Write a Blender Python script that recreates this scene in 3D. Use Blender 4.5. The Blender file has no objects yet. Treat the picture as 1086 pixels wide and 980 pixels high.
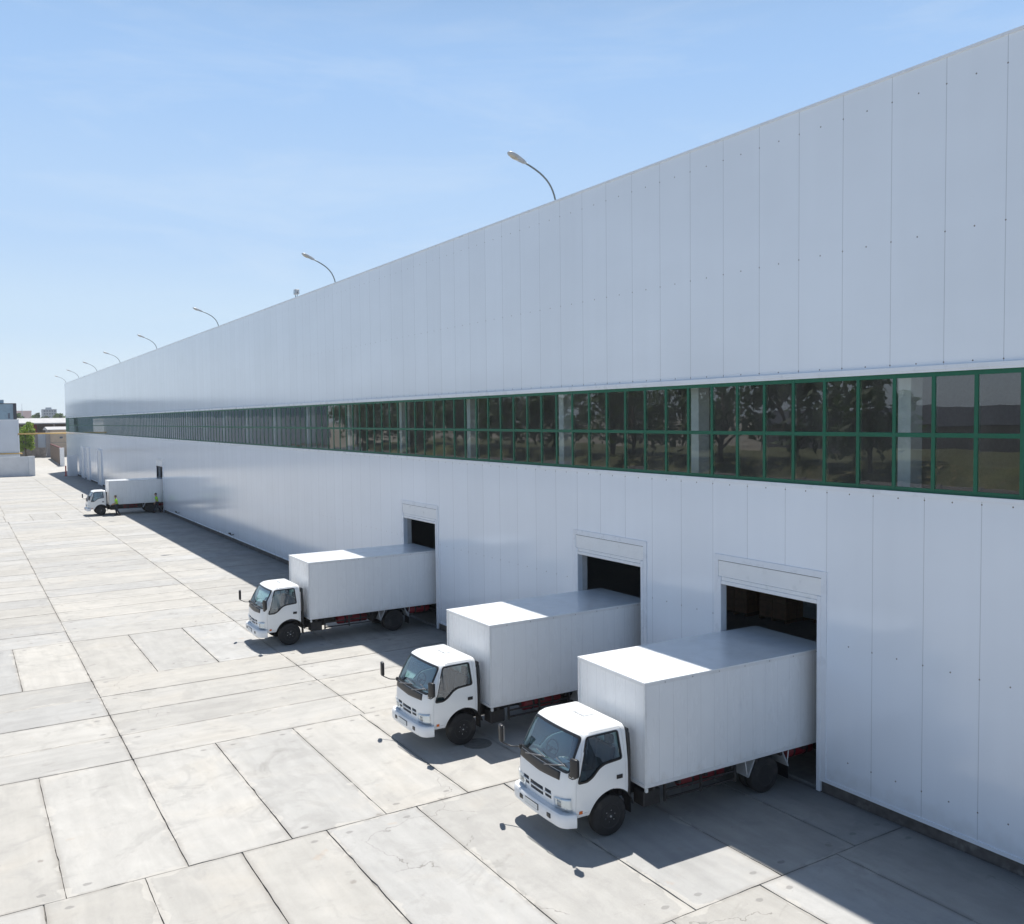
import bpy, bmesh, math, random
from mathutils import Vector, Matrix
random.seed(7)
R = math.radians
sc = bpy.context.scene
col = sc.collection

# ------------------------------------------------------------------ camera
CAM = Vector((-15.44, 0.0, 8.09))
YAW, PITCH, ROLL, F = 0.5535, -0.0504, -0.0127, 951.07
cam = bpy.data.cameras.new("camera"); camo = bpy.data.objects.new("camera", cam); col.objects.link(camo)
f0 = Vector((math.sin(YAW), math.cos(YAW), 0)); r0 = Vector((math.cos(YAW), -math.sin(YAW), 0)); u0 = Vector((0, 0, 1))
fw = f0*math.cos(PITCH)+u0*math.sin(PITCH); up = u0*math.cos(PITCH)-f0*math.sin(PITCH)
rt = r0*math.cos(ROLL)+up*math.sin(ROLL); up = up*math.cos(ROLL)-r0*math.sin(ROLL)
camo.matrix_world = Matrix(((rt.x, up.x, -fw.x, CAM.x), (rt.y, up.y, -fw.y, CAM.y), (rt.z, up.z, -fw.z, CAM.z), (0, 0, 0, 1)))
cam.sensor_width = 36; cam.lens = F/1086*36; cam.clip_start = .1; cam.clip_end = 6000
sc.camera = camo

# ------------------------------------------------------------------ sun, sky, exposure
SUN = Vector((0.2333, 0.3956, 1.0))
EL = math.atan2(1.0, math.hypot(SUN.x, SUN.y)); AZ = math.atan2(SUN.x, SUN.y)
sl = bpy.data.lights.new("sun", 'SUN'); sl.energy = 4.9; sl.angle = R(.53); sl.color = (1, .955, .88)
so = bpy.data.objects.new("sun", sl); col.objects.link(so)
so.rotation_euler = SUN.to_track_quat('Z', 'Y').to_euler()
w = bpy.data.worlds.new("World"); sc.world = w; w.use_nodes = True
nt = w.node_tree; bg = nt.nodes["Background"]
sky = nt.nodes.new("ShaderNodeTexSky"); sky.sky_type = 'NISHITA'; sky.sun_disc = False
sky.sun_elevation = EL; sky.sun_rotation = AZ; sky.air_density = 1.25; sky.dust_density = .3; sky.ozone_density = 3.5
# the lower sky pales towards the horizon; the upper sky stays the plain clear-sky model
SKY_STRENGTH = .055
wc = nt.nodes.new("ShaderNodeTexCoord"); ws = nt.nodes.new("ShaderNodeSeparateXYZ"); nt.links.new(wc.outputs['Generated'], ws.inputs[0])
wr = nt.nodes.new("ShaderNodeValToRGB"); nt.links.new(ws.outputs[2], wr.inputs[0]); cr = wr.color_ramp; cr.interpolation = 'EASE'
STOPS = [(0.0, (.74, .845, .915)), (.045, (.68, .81, .92)), (.10, (.59, .755, .93)), (.20, (.475, .665, .93)), (.37, (.37, .575, .90)), (.60, (.20, .38, .70))]
cr.elements[0].position, cr.elements[0].color = STOPS[0][0], (*STOPS[0][1], 1); cr.elements[1].position, cr.elements[1].color = STOPS[-1][0], (*STOPS[-1][1], 1)
for p_, c_ in STOPS[1:-1]: e_ = cr.elements.new(p_); e_.color = (*c_, 1)
# a few faint cirrus wisps
wmap = nt.nodes.new("ShaderNodeMapping"); nt.links.new(wc.outputs['Generated'], wmap.inputs[0]); wmap.inputs[2].default_value = (0, R(8), R(20)); wmap.inputs[3].default_value = (1.4, 2.2, 9)
wn_ = nt.nodes.new("ShaderNodeTexNoise"); nt.links.new(wmap.outputs[0], wn_.inputs[0]); wn_.inputs['Scale'].default_value = 2.2; wn_.inputs['Detail'].default_value = 8; wn_.inputs['Roughness'].default_value = .62; wn_.inputs['Distortion'].default_value = .5
wcl = nt.nodes.new("ShaderNodeMapRange"); nt.links.new(wn_.outputs[0], wcl.inputs[0]); wcl.inputs[1].default_value = .50; wcl.inputs[2].default_value = .78; wcl.inputs[3].default_value = 0; wcl.inputs[4].default_value = .22
wcm = nt.nodes.new("ShaderNodeMix"); wcm.data_type = 'RGBA'; nt.links.new(wcl.outputs[0], wcm.inputs[0]); nt.links.new(wr.outputs[0], wcm.inputs[6]); wcm.inputs[7].default_value = (.80, .88, .95, 1)
wsc = nt.nodes.new("ShaderNodeVectorMath"); wsc.operation = 'SCALE'; nt.links.new(wcm.outputs[2], wsc.inputs[0]); wsc.inputs['Scale'].default_value = 1/(1.34*SKY_STRENGTH)
wf = nt.nodes.new("ShaderNodeMapRange"); wf.interpolation_type = 'SMOOTHSTEP'; nt.links.new(ws.outputs[2], wf.inputs[0]); wf.inputs[1].default_value = .33; wf.inputs[2].default_value = .62; wf.inputs[3].default_value = 1; wf.inputs[4].default_value = 0
wx = nt.nodes.new("ShaderNodeMix"); wx.data_type = 'RGBA'; nt.links.new(wf.outputs[0], wx.inputs[0]); nt.links.new(sky.outputs[0], wx.inputs[6]); nt.links.new(wsc.outputs[0], wx.inputs[7])
nt.links.new(wx.outputs[2], bg.inputs[0]); bg.inputs[1].default_value = SKY_STRENGTH
sc.view_settings.view_transform = 'Standard'; sc.view_settings.look = 'None'
sc.view_settings.exposure = 0.46; sc.view_settings.gamma = 1.0
sc.render.engine = 'CYCLES'
sc.cycles.use_denoising = True
sc.cycles.max_bounces = 8; sc.cycles.transparent_max_bounces = 12
sc.cycles.caustics_reflective = False; sc.cycles.caustics_refractive = False

# ------------------------------------------------------------------ material helpers
class NT:
    def __init__(s, name):
        s.m = bpy.data.materials.new(name); s.m.use_nodes = True
        s.t = s.m.node_tree; s.b = s.t.nodes["Principled BSDF"]; s.out = s.t.nodes["Material Output"]
    def n(s, typ, **kw):
        x = s.t.nodes.new(typ)
        for k, v in kw.items(): setattr(x, k, v)
        return x
    def l(s, a, b): s.t.links.new(a, b)
    def set(s, node, key, v):
        if hasattr(v, 'node'): s.l(v, node.inputs[key])
        else: node.inputs[key].default_value = v
    def math(s, op, a, b=None, c=None, clamp=False):
        x = s.n("ShaderNodeMath", operation=op); x.use_clamp = clamp
        s.set(x, 0, a)
        if b is not None: s.set(x, 1, b)
        if c is not None: s.set(x, 2, c)
        return x.outputs[0]
    def mix(s, f, a, b, mode='MIX'):
        x = s.n("ShaderNodeMix", data_type='RGBA', blend_type=mode)
        s.set(x, 0, f)
        s.set(x, 6, a if hasattr(a, 'node') else (*a, 1)); s.set(x, 7, b if hasattr(b, 'node') else (*b, 1))
        return x.outputs[2]
    def noise(s, vec, scale, detail=4, rough=.55, dist=0):
        x = s.n("ShaderNodeTexNoise"); x.inputs['Scale'].default_value = scale; x.inputs['Detail'].default_value = detail
        x.inputs['Roughness'].default_value = rough; x.inputs['Distortion'].default_value = dist
        if vec is not None: s.l(vec, x.inputs['Vector'])
        return x.outputs[0]
    def mapr(s, v, a, b, c=0., d=1.):
        x = s.n("ShaderNodeMapRange"); s.set(x, 0, v); 
        for i, q in enumerate((a, b, c, d)): x.inputs[1+i].default_value = q
        return x.outputs[0]
    def coord(s, which='Object'): return s.n("ShaderNodeTexCoord").outputs[which]
    def scalev(s, v, sx, sy, sz):
        x = s.n("ShaderNodeMapping"); s.l(v, x.inputs[0]); x.inputs[3].default_value = (sx, sy, sz); return x.outputs[0]
    def bump(s, h, strength=.2, dist=.01, normal=None):
        x = s.n("ShaderNodeBump"); x.inputs['Strength'].default_value = strength; x.inputs['Distance'].default_value = dist
        s.l(h, x.inputs['Height'])
        if normal is not None: s.l(normal, x.inputs['Normal'])
        return x.outputs[0]
    def col(s, c): s.set(s.b, 'Base Color', c if hasattr(c, 'node') else (*c, 1))
    def rough(s, r): s.set(s.b, 'Roughness', r)

def rndcoord(k):
    # object coordinates shifted per object, so copies do not repeat the same wear
    oi = k.n("ShaderNodeObjectInfo"); a = k.n("ShaderNodeVectorMath", operation='ADD'); k.l(k.coord(), a.inputs[0])
    c = k.n("ShaderNodeCombineXYZ"); k.l(k.math('MULTIPLY', oi.outputs['Random'], 31.0), c.inputs[0]); k.l(k.math('MULTIPLY', oi.outputs['Random'], 17.0), c.inputs[1]); k.l(c.outputs[0], a.inputs[1]); return a.outputs[0]
def simple(name, c, rough=.5, metal=0., var=.12, scale=6., spec=None, bump=0., dirt=None):
    k = NT(name); v = rndcoord(k)
    n = k.noise(v, scale, 5)
    f = k.mapr(n, .3, .7, 1-var, 1+var)
    cc = k.mix(1.0, c, (1, 1, 1)); 
    mul = k.n("ShaderNodeVectorMath", operation='SCALE'); mul.inputs[0].default_value = c; k.l(f, mul.inputs['Scale'])
    out = mul.outputs[0]
    if dirt:
        dn = k.noise(v, 2.3, 6, .65); out = k.mix(k.mapr(dn, .52, .72, 0, dirt[1]), out, dirt[0])
    k.col(out); k.rough(k.mapr(n, .3, .7, max(0, rough-.06), min(1, rough+.06))); k.b.inputs['Metallic'].default_value = metal
    if spec is not None: k.b.inputs['Specular IOR Level'].default_value = spec
    if bump: k.l(k.bump(k.noise(v, scale*4, 4), bump, .01), k.b.inputs['Normal'])
    return k.m

def panel_mat(name, y0, s, rows, base=(.765, .81, .875)):
    k = NT(name); v = k.coord(); sep = k.n("ShaderNodeSeparateXYZ"); k.l(v, sep.inputs[0]); Y, Z = sep.outputs[1], sep.outputs[2]
    t = k.math('DIVIDE', k.math('SUBTRACT', Y, y0), s)
    fr = k.math('FRACT', k.math('ADD', t, 200.0)); idx = k.math('FLOOR', k.math('ADD', t, 200.0))
    d = k.math('MULTIPLY', k.math('SUBTRACT', .5, k.math('ABSOLUTE', k.math('SUBTRACT', fr, .5))), s)
    seam = k.math('LESS_THAN', d, .007)
    # rivets on seams and panel middles, in rows
    fr2 = k.math('FRACT', k.math('ADD', k.math('MULTIPLY', t, 2.0), 400.5))
    dy = k.math('MULTIPLY', k.math('SUBTRACT', fr2, .5), s*.5)
    riv = None
    for z in rows:
        dz = k.math('SUBTRACT', Z, z)
        q = k.math('LESS_THAN', k.math('ADD', k.math('MULTIPLY', dy, dy), k.math('MULTIPLY', dz, dz)), .015**2)
        riv = q if riv is None else k.math('MAXIMUM', riv, q)
    wn = k.n("ShaderNodeTexWhiteNoise", noise_dimensions='1D'); k.l(idx, wn.inputs['W'])
    tone = k.mapr(wn.outputs[0], 0, 1, .982, 1.015)
    streak = k.noise(k.scalev(v, 1, 2.2, .10), 1.6, 5, .6)
    tone = k.math('MULTIPLY', tone, k.mapr(streak, .3, .75, 1.008, .982))
    low = k.noise(k.scalev(v, 1, .25, .5), .8, 4, .6)
    tone = k.math('MULTIPLY', tone, k.mapr(low, .35, .7, 1.02, .97))
    mul = k.n("ShaderNodeVectorMath", operation='SCALE'); mul.inputs[0].default_value = base; k.l(tone, mul.inputs['Scale'])
    c = k.mix(k.math('MULTIPLY', seam, .40), mul.outputs[0], (.20, .22, .25))
    c = k.mix(k.math('MULTIPLY', riv, .9), c, (.10, .07, .06))
    # dust splashed up the foot of the sheet
    foot = k.mapr(k.math('ADD', Z, k.math('MULTIPLY', k.noise(v, 3.0, 5), -.9)), -.4, .25, .35, 0)
    c = k.mix(foot, c, (.42, .40, .37))
    k.col(c); k.rough(k.mapr(streak, .3, .7, .10, .17)); k.b.inputs['Specular IOR Level'].default_value = .62
    rib = k.math('SINE', k.math('MULTIPLY', Y, 2*math.pi/.056))
    n1 = k.bump(rib, .10, .0012)
    can = k.noise(k.scalev(v, 1, .9, .16), 1.1, 2, .5)
    n2 = k.bump(can, .28, .020, n1)
    tilt = k.bump(k.math('MULTIPLY', wn.outputs[0], fr), .15, .006, n2)
    n3 = k.bump(seam, -.5, .004, tilt)
    k.l(n3, k.b.inputs['Normal'])
    return k.m

def glass_mat(name, tint, boost=1.6, ior=1.5, wav=.0, rough=0.0, dust=0.0):
    k = NT(name); k.t.nodes.remove(k.b)
    tr = k.n("ShaderNodeBsdfTransparent"); tr.inputs[0].default_value = (*tint, 1)
    gl = k.n("ShaderNodeBsdfGlossy"); gl.inputs['Roughness'].default_value = rough; gl.inputs[0].default_value = (.95, .97, 1, 1)
    # Schlick reflectance, the same from either side of the pane
    ge = k.n("ShaderNodeNewGeometry"); dt = k.n("ShaderNodeVectorMath", operation='DOT_PRODUCT'); k.l(ge.outputs['Normal'], dt.inputs[0]); k.l(ge.outputs['Incoming'], dt.inputs[1])
    q = k.math('POWER', k.math('SUBTRACT', 1.0, k.math('ABSOLUTE', dt.outputs['Value'])), 5.0)
    r0_ = min(.25, ((ior-1)/(ior+1))**2*boost); f = k.math('ADD', r0_, k.math('MULTIPLY', q, 1-r0_), clamp=True)
    if wav:
        v = k.coord(); b = k.bump(k.noise(v, .9, 2, .5), wav, .02); k.l(b, gl.inputs['Normal'])
    mx = k.n("ShaderNodeMixShader"); k.l(f, mx.inputs[0]); k.l(tr.outputs[0], mx.inputs[1]); k.l(gl.outputs[0], mx.inputs[2])
    if dust:
        df = k.n("ShaderNodeBsdfDiffuse"); df.inputs[0].default_value = (.42, .41, .39, 1); vo = k.coord()
        dn = k.mapr(k.noise(k.scalev(vo, 1, 1.2, .5), 1.3, 5, .6), .3, .7, dust*.5, dust*1.4)
        m2 = k.n("ShaderNodeMixShader"); k.l(dn, m2.inputs[0]); k.l(mx.outputs[0], m2.inputs[1]); k.l(df.outputs[0], m2.inputs[2]); mx = m2
    k.l(mx.outputs[0], k.out.inputs[0])
    return k.m

def slab_mat():
    k = NT("slab_concrete")
    at = k.n("ShaderNodeAttribute", attribute_name="slab"); sp = k.n("ShaderNodeSeparateColor"); k.l(at.outputs['Color'], sp.inputs[0])
    tone, rnd, ori = sp.outputs[0], sp.outputs[1], sp.outputs[2]
    v = k.coord()
    u1 = k.n("ShaderNodeUVMap", uv_map="near"); u2 = k.n("ShaderNodeUVMap", uv_map="far")
    s1 = k.n("ShaderNodeSeparateXYZ"); s2 = k.n("ShaderNodeSeparateXYZ"); k.l(u1.outputs[0], s1.inputs[0]); k.l(u2.outputs[0], s2.inputs[0])
    a = k.math('MINIMUM', s1.outputs[0], s2.outputs[0]); b = k.math('MINIMUM', s1.outputs[1], s2.outputs[1])
    edge = k.math('MINIMUM', a, b)
    # shift the pattern from slab to slab
    off = k.n("ShaderNodeCombineXYZ"); k.l(k.math('MULTIPLY', rnd, 37.0), off.inputs[0]); k.l(k.math('MULTIPLY', tone, 53.0), off.inputs[1])
    vv = k.n("ShaderNodeVectorMath", operation='ADD'); k.l(v, vv.inputs[0]); k.l(off.outputs[0], vv.inputs[1]); p = vv.outputs[0]
    sx = k.noise(k.scalev(p, .35, 2.6, 1), 1.1, 6, .62, .6); sy = k.noise(k.scalev(p, 2.6, .35, 1), 1.1, 6, .62, .6)
    streak = k.n("ShaderNodeMix", data_type='FLOAT'); k.l(ori, streak.inputs[0]); k.l(sx, streak.inputs[2]); k.l(sy, streak.inputs[3])
    big = k.noise(p, .45, 5, .6, .4); mid = k.noise(p, 1.7, 6, .65, .3); fine = k.noise(v, 34, 3, .7); mic = k.noise(v, 160, 2, .6)
    g = k.mapr(tone, 0, 1, .92, 1.06)
    g = k.math('MULTIPLY', g, k.mapr(streak.outputs[0], .3, .72, 1.07, .91))
    g = k.math('MULTIPLY', g, k.mapr(big, .3, .7, .93, 1.06))
    g = k.math('MULTIPLY', g, k.mapr(mid, .3, .72, 1.05, .93))
    g = k.math('MULTIPLY', g, k.mapr(fine, .25, .75, .95, 1.05))
    g = k.math('MULTIPLY', g, k.mapr(mic, .25, .75, .95, 1.05))
    hue = k.mix(rnd, (.412, .400, .376), (.386, .386, .382))
    hue = k.mix(k.mapr(big, .52, .70, 0, .35), hue, (.395, .365, .320))
    mul = k.n("ShaderNodeVectorMath", operation='SCALE'); k.l(hue, mul.inputs[0]); k.l(g, mul.inputs['Scale']); c = mul.outputs[0]
    # damp / oil stains, irregular
    st = k.noise(v, .62, 7, .68, .8); c = k.mix(k.mapr(st, .61, .69, 0, .48), c, (.23, .225, .21))
    st2 = k.noise(k.scalev(v, .8, 2.4, 1), .75, 7, .7, .5); c = k.mix(k.mapr(st2, .63, .72, 0, .5), c, (.21, .20, .19))
    sp1 = k.n("ShaderNodeTexVoronoi"); sp1.inputs['Scale'].default_value = .85; k.l(v, sp1.inputs['Vector'])
    spn = k.math('ADD', sp1.outputs['Distance'], k.math('MULTIPLY', k.noise(v, 9, 4), .10))
    c = k.mix(k.mapr(spn, .085, .115, .55, 0), c, (.20, .18, .16))
    # rust tint here and there
    ru = k.noise(v, 1.25, 6, .6); c = k.mix(k.mapr(ru, .67, .74, 0, .35), c, (.40, .27, .17))
    # dirt in the slab edges
    ed = k.math('ADD', edge, k.math('MULTIPLY', k.noise(v, 5.5, 5, .7), -.11))
    c = k.mix(k.mapr(ed, -.04, .045, .50, 0), c, (.25, .235, .215))
    pt = k.math('ADD', edge, k.math('MULTIPLY', k.noise(k.scalev(v, 1, 1, 1), 1.9, 4, .5), -.62))
    c = k.mix(k.math('MULTIPLY', k.mapr(pt, -.25, -.235, .55, 0), k.math('GREATER_THAN', k.noise(v, .5, 2), .5)), c, (.47, .455, .425))
    blot = k.noise(v, .85, 7, .7, 1.2); c = k.mix(k.mapr(blot, .53, .61, 0, .40), c, (.305, .30, .29))
    sct = k.noise(k.scalev(p, 3.5, .5, 1), 2.2, 5, .7, .3); c = k.mix(k.mapr(sct, .62, .70, 0, .30), c, (.46, .45, .43))
    spk = k.n("ShaderNodeTexVoronoi"); spk.inputs['Scale'].default_value = 3.1; k.l(v, spk.inputs['Vector'])
    c = k.mix(k.math('MULTIPLY', k.mapr(k.math('ADD', spk.outputs['Distance'], k.math('MULTIPLY', k.noise(v, 21, 3), .10)), .075, .10, .65, 0), k.math('GREATER_THAN', k.noise(v, .7, 3), .56)), c, (.15, .14, .13))
    # lifting pockets near the slab corners
    pa = k.math('SUBTRACT', a, .36); pb = k.math('SUBTRACT', b, .34)
    pk = k.math('ADD', k.math('MULTIPLY', pa, pa), k.math('MULTIPLY', k.math('MULTIPLY', pb, pb), 2.2))
    pk = k.math('ADD', pk, k.math('MULTIPLY', k.math('SUBTRACT', k.noise(v, 14, 3), .5), .012))
    c = k.mix(k.math('MULTIPLY', k.mapr(pk, .004, .0075, .62, 0), k.math('GREATER_THAN', k.noise(v, .33, 2), .48)), c, (.20, .195, .19))
    # grime by the long wall, spread and darkened to paint in its shade
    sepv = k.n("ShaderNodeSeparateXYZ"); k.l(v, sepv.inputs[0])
    grime_shade = k.math('ADD', sepv.outputs[0], k.math('MULTIPLY', k.noise(k.scalev(v, 1, .5, 1), 1.1, 6, .65), 3.2))
    c = k.mix(k.mapr(grime_shade, -1.7, 1.5, 0, .72), c, (.135, .135, .132))
    # hairline cracks
    vo = k.n("ShaderNodeTexVoronoi", feature='DISTANCE_TO_EDGE'); vo.inputs['Scale'].default_value = .23
    dv = k.n("ShaderNodeVectorMath", operation='ADD'); k.l(v, dv.inputs[0])
    nn = k.n("ShaderNodeTexNoise"); nn.inputs['Scale'].default_value = 1.4; nn.inputs['Detail'].default_value = 5; k.l(v, nn.inputs['Vector'])
    sc_ = k.n("ShaderNodeVectorMath", operation='SCALE'); k.l(nn.outputs['Color'], sc_.inputs[0]); sc_.inputs['Scale'].default_value = 1.1
    k.l(sc_.outputs[0], dv.inputs[1]); k.l(dv.outputs[0], vo.inputs['Vector'])
    ck = k.math('MULTIPLY', k.mapr(vo.outputs[0], .0008, .0024, .6, 0), k.math('GREATER_THAN', k.noise(v, .22, 2), .56))
    c = k.mix(ck, c, (.14, .13, .12))
    k.col(c); k.rough(.88); k.b.inputs['Specular IOR Level'].default_value = .25
    h = k.math('ADD', k.math('MULTIPLY', fine, .5), k.math('MULTIPLY', mid, 1.5))
    k.l(k.bump(h, .35, .006), k.b.inputs['Normal'])
    return k.m

def joint_mat():
    k = NT("joint_fill"); v = k.coord()
    n = k.noise(v, .8, 6, .7); c = k.mix(k.mapr(n, .40, .56, 0, .88), (.045, .04, .037), (.34, .33, .31))
    k.col(c); k.rough(.95); return k.m

M = {}
M['wall_low'] = panel_mat("wall_sheet_lower", 9.121, 1.1124, (6.42, 3.27, .83))
M['wall_up'] = panel_mat("wall_sheet_upper", 8.7682, 1.1124, (14.0, 11.36, 8.99))
M['white'] = simple("white_painted_metal", (.78, .79, .80), .32, var=.03, scale=3)
M['trim'] = simple("white_flashing", (.74, .77, .82), .30, var=.04, scale=2)
M['cream'] = simple("cream_strip", (.72, .68, .58), .5, var=.08, scale=2)
M['green'] = simple("green_frame_paint", (.001, .105, .055), .5, var=.10, scale=4)
M['winglass'] = glass_mat("window_glass", (.76, .83, .83), 3.3, 1.5, .06, 0.0, .085)
M['concrete_dark'] = simple("plinth_concrete", (.105, .095, .088), .9, var=.30, scale=5, bump=.4, dirt=((.40, .38, .36), .35))
M['int_floor'] = simple("interior_floor", (.30, .29, .28), .55, var=.2)
M['int_wall'] = simple("interior_wall", (.45, .46, .47), .8, var=.1)
M['int_col'] = simple("column_paint", (.72, .74, .74), .6, var=.06)
M['carton'] = simple("carton_board", (.40, .24, .14), .85, var=.15)
M['carton_w'] = simple("white_carton", (.50, .54, .55), .7, var=.08)
M['wood'] = simple("pallet_wood", (.26, .17, .10), .8, var=.25)
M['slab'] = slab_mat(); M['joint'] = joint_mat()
M['earth'] = simple("dry_ground", (.26, .23, .18), .95, var=.3, scale=.05)
M['road'] = simple("far_road_concrete", (.40, .39, .37), .9, var=.14, scale=.8)
M['paint'] = simple("truck_white_paint", (.82, .83, .83), .16, var=.02, scale=2, spec=.6)
M['bumper'] = simple("bumper_paint", (.80, .81, .82), .22, var=.03, scale=2, spec=.6, dirt=((.5, .47, .42), .25))
M['black'] = simple("black_plastic", (.016, .016, .018), .38, var=.2)
M['rubber'] = simple("tyre_rubber", (.020, .020, .021), .78, var=.35, scale=14, dirt=((.10, .09, .08), .55))
M['chassis'] = simple("chassis_black", (.026, .024, .024), .6, var=.4, scale=8, dirt=((.09, .075, .06), .5))
M['iron'] = simple('dusty_iron', (.17, .165, .155), .8, var=.25, scale=9)
M['red'] = simple("red_tank_paint", (.20, .010, .018), .45, var=.2, scale=5, dirt=((.10, .04, .035), .5))
M['rim'] = simple("black_rim", (.022, .022, .024), .45, var=.3, scale=12)
M['steel'] = simple("bare_steel", (.62, .62, .62), .28, 1.0, var=.1)
M['chrome'] = simple("lamp_reflector", (.80, .82, .84), .32, .7, var=.03)
M['reflector'] = simple('bulb_bowl', (.30, .32, .34), .2, .9)
M['lens'] = glass_mat("lamp_lens", (.93, .95, .96), 1.6)
M['amber'] = simple("amber_lens", (.62, .13, .012), .2, var=.1)
M['carglass'] = glass_mat("cab_glass", (.55, .76, .79), 3.6, 1.52, 0, 0, .02)
M['seat'] = simple("seat_cloth", (.055, .06, .07), .85, var=.2)
M['dash'] = simple("dash_plastic", (.075, .085, .09), .6, var=.12)
M['cabin'] = simple("cabin_lining", (.12, .13, .135), .8, var=.1)
M['paper'] = simple("paper_sheet", (.75, .78, .80), .7, var=.04)
M['plate'] = simple("plate_white", (.70, .71, .70), .5, var=.06)
M['mirror'] = simple("mirror_glass", (.8, .82, .85), .03, 1.0, var=.01)
def box_mat():
    k = NT("cargo_panel"); v = k.coord(); sep = k.n("ShaderNodeSeparateXYZ"); k.l(v, sep.inputs[0]); X, Yy, Z = sep.outputs[0], sep.outputs[1], sep.outputs[2]
    fx = k.math('FRACT', k.math('ADD', k.math('DIVIDE', X, .353), 20.0)); fy = k.math('FRACT', k.math('ADD', k.math('DIVIDE', Yy, .33), 20.5))
    geo = k.n("ShaderNodeNewGeometry"); sn = k.n("ShaderNodeSeparateXYZ"); tr = k.n("ShaderNodeVectorTransform", vector_type='NORMAL', convert_from='WORLD', convert_to='OBJECT')
    k.l(geo.outputs['True Normal'], tr.inputs[0]); k.l(tr.outputs[0], sn.inputs[0])
    side = k.math('GREATER_THAN', k.math('ABSOLUTE', sn.outputs[1]), .5); front = k.math('GREATER_THAN', k.math('ABSOLUTE', sn.outputs[0]), .5)
    l1 = k.math('MULTIPLY', k.math('LESS_THAN', fx, .020), side); l2 = k.math('MULTIPLY', k.math('LESS_THAN', fy, .022), front)
    ln = k.math('MAXIMUM', l1, l2)
    rv = rndcoord(k)
    n = k.noise(k.scalev(rv, 1.2, 1.2, .25), 2.2, 6, .65); n2 = k.noise(rv, 1.1, 5, .6)
    g = k.math('MULTIPLY', k.mapr(n, .3, .75, 1.012, .972), k.mapr(n2, .3, .7, .98, 1.02))
    mul = k.n("ShaderNodeVectorMath", operation='SCALE'); mul.inputs[0].default_value = (.79, .805, .82); k.l(g, mul.inputs['Scale'])
    c = k.mix(k.math('MULTIPLY', ln, .38), mul.outputs[0], (.25, .26, .28))
    d = k.math('ADD', k.math('MULTIPLY', Z, -1.0), k.math('MULTIPLY', k.noise(k.scalev(rv, 3, 3, .6), 2.0, 6, .7), 1.1))
    c = k.mix(k.mapr(d, -.52, -.20, 0, .35), c, (.47, .44, .40))
    scf = k.noise(k.scalev(rv, 1.6, 1, .7), 1.9, 8, .75, .6); c = k.mix(k.mapr(scf, .66, .72, 0, .45), c, (.40, .38, .35))
    k.col(c); k.rough(k.mapr(n, .3, .7, .20, .34)); k.b.inputs['Specular IOR Level'].default_value = .55
    b1 = k.bump(ln, -.5, .004); b2 = k.bump(k.noise(k.scalev(v, 1.2, 1.2, .4), 1.6, 2), .25, .012, b1); k.l(b2, k.b.inputs['Normal'])
    return k.m
M['cargo'] = box_mat()
M['cargoroof'] = simple("cargo_roof_sheet", (.78, .80, .82), .20, spec=.7, var=.05, scale=1.2, dirt=((.55, .53, .50), .25))
M['wiper'] = simple('wiper_arm', (.20, .20, .21), .35, .5)
M['guard'] = simple('mudguard_grey', (.36, .37, .38), .5, var=.1)
M['boxtrim'] = simple("box_edge_profile", (.70, .71, .72), .35, var=.05)

# ------------------------------------------------------------------ mesh helpers
def bx(bm, lo, hi, mi=0, rot=None, bev=0.0, seg=1):
    lo, hi = Vector(lo), Vector(hi); c = (lo+hi)/2; s = hi-lo
    r = bmesh.ops.create_cube(bm, size=1.0); vs = r['verts']
    bmesh.ops.scale(bm, vec=s, verts=vs)
    fs = {f for v in vs for f in v.link_faces}
    for f in fs: f.material_index = mi
    if bev:
        es = list({e for v in vs for e in v.link_edges})
        o = bmesh.ops.bevel(bm, geom=es, offset=bev, segments=seg, affect='EDGES', profile=.5)
        vs = list({v for f in o['faces'] for v in f.verts} | {v for v in vs if v.is_valid})
        for f in o['faces']: f.material_index = mi
    if rot is not None: bmesh.ops.rotate(bm, cent=(0, 0, 0), matrix=rot, verts=vs)
    bmesh.ops.translate(bm, vec=c, verts=vs)
    return vs
def tube(bm, pts, r, seg=8, mi=0, cap=True):
    pts = [Vector(p) for p in pts]; n = len(pts); rings = []
    rr = r if isinstance(r, (list, tuple)) else [r]*n
    prev = None
    for i, p in enumerate(pts):
        d = (pts[min(i+1, n-1)]-pts[max(i-1, 0)]).normalized()
        if prev is None:
            a = Vector((0, 0, 1)) if abs(d.z) < .9 else Vector((1, 0, 0)); x = d.cross(a).normalized()
        else:
            x = (prev-d*prev.dot(d)).normalized()
        prev = x; y = d.cross(x)
        rings.append([bm.verts.new(p+(x*math.cos(2*math.pi*k/seg)+y*math.sin(2*math.pi*k/seg))*rr[i]) for k in range(seg)])
    for i in range(n-1):
        for k in range(seg):
            f = bm.faces.new((rings[i][k], rings[i][(k+1) % seg], rings[i+1][(k+1) % seg], rings[i+1][k])); f.material_index = mi; f.smooth = True
    if cap:
        for q in (rings[0][::-1], rings[-1]): f = bm.faces.new(q); f.material_index = mi
def lathe(bm, prof, c, axis='y', seg=32, mi=0):
    """prof: list of (along, radius)"""
    c = Vector(c); rings = []
    for a, r in prof:
        ring = []
        for k in range(seg):
            t = 2*math.pi*k/seg
            if axis == 'y': p = Vector((r*math.cos(t), a, r*math.sin(t)))
            elif axis == 'z': p = Vector((r*math.cos(t), r*math.sin(t), a))
            else: p = Vector((a, r*math.cos(t), r*math.sin(t)))
            ring.append(bm.verts.new(c+p))
        rings.append(ring)
    for i in range(len(rings)-1):
        for k in range(seg):
            f = bm.faces.new((rings[i][k], rings[i][(k+1) % seg], rings[i+1][(k+1) % seg], rings[i+1][k])); f.material_index = mi; f.smooth = True
    for q in (rings[0][::-1], rings[-1]):
        f = bm.faces.new(q); f.material_index = mi
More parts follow.
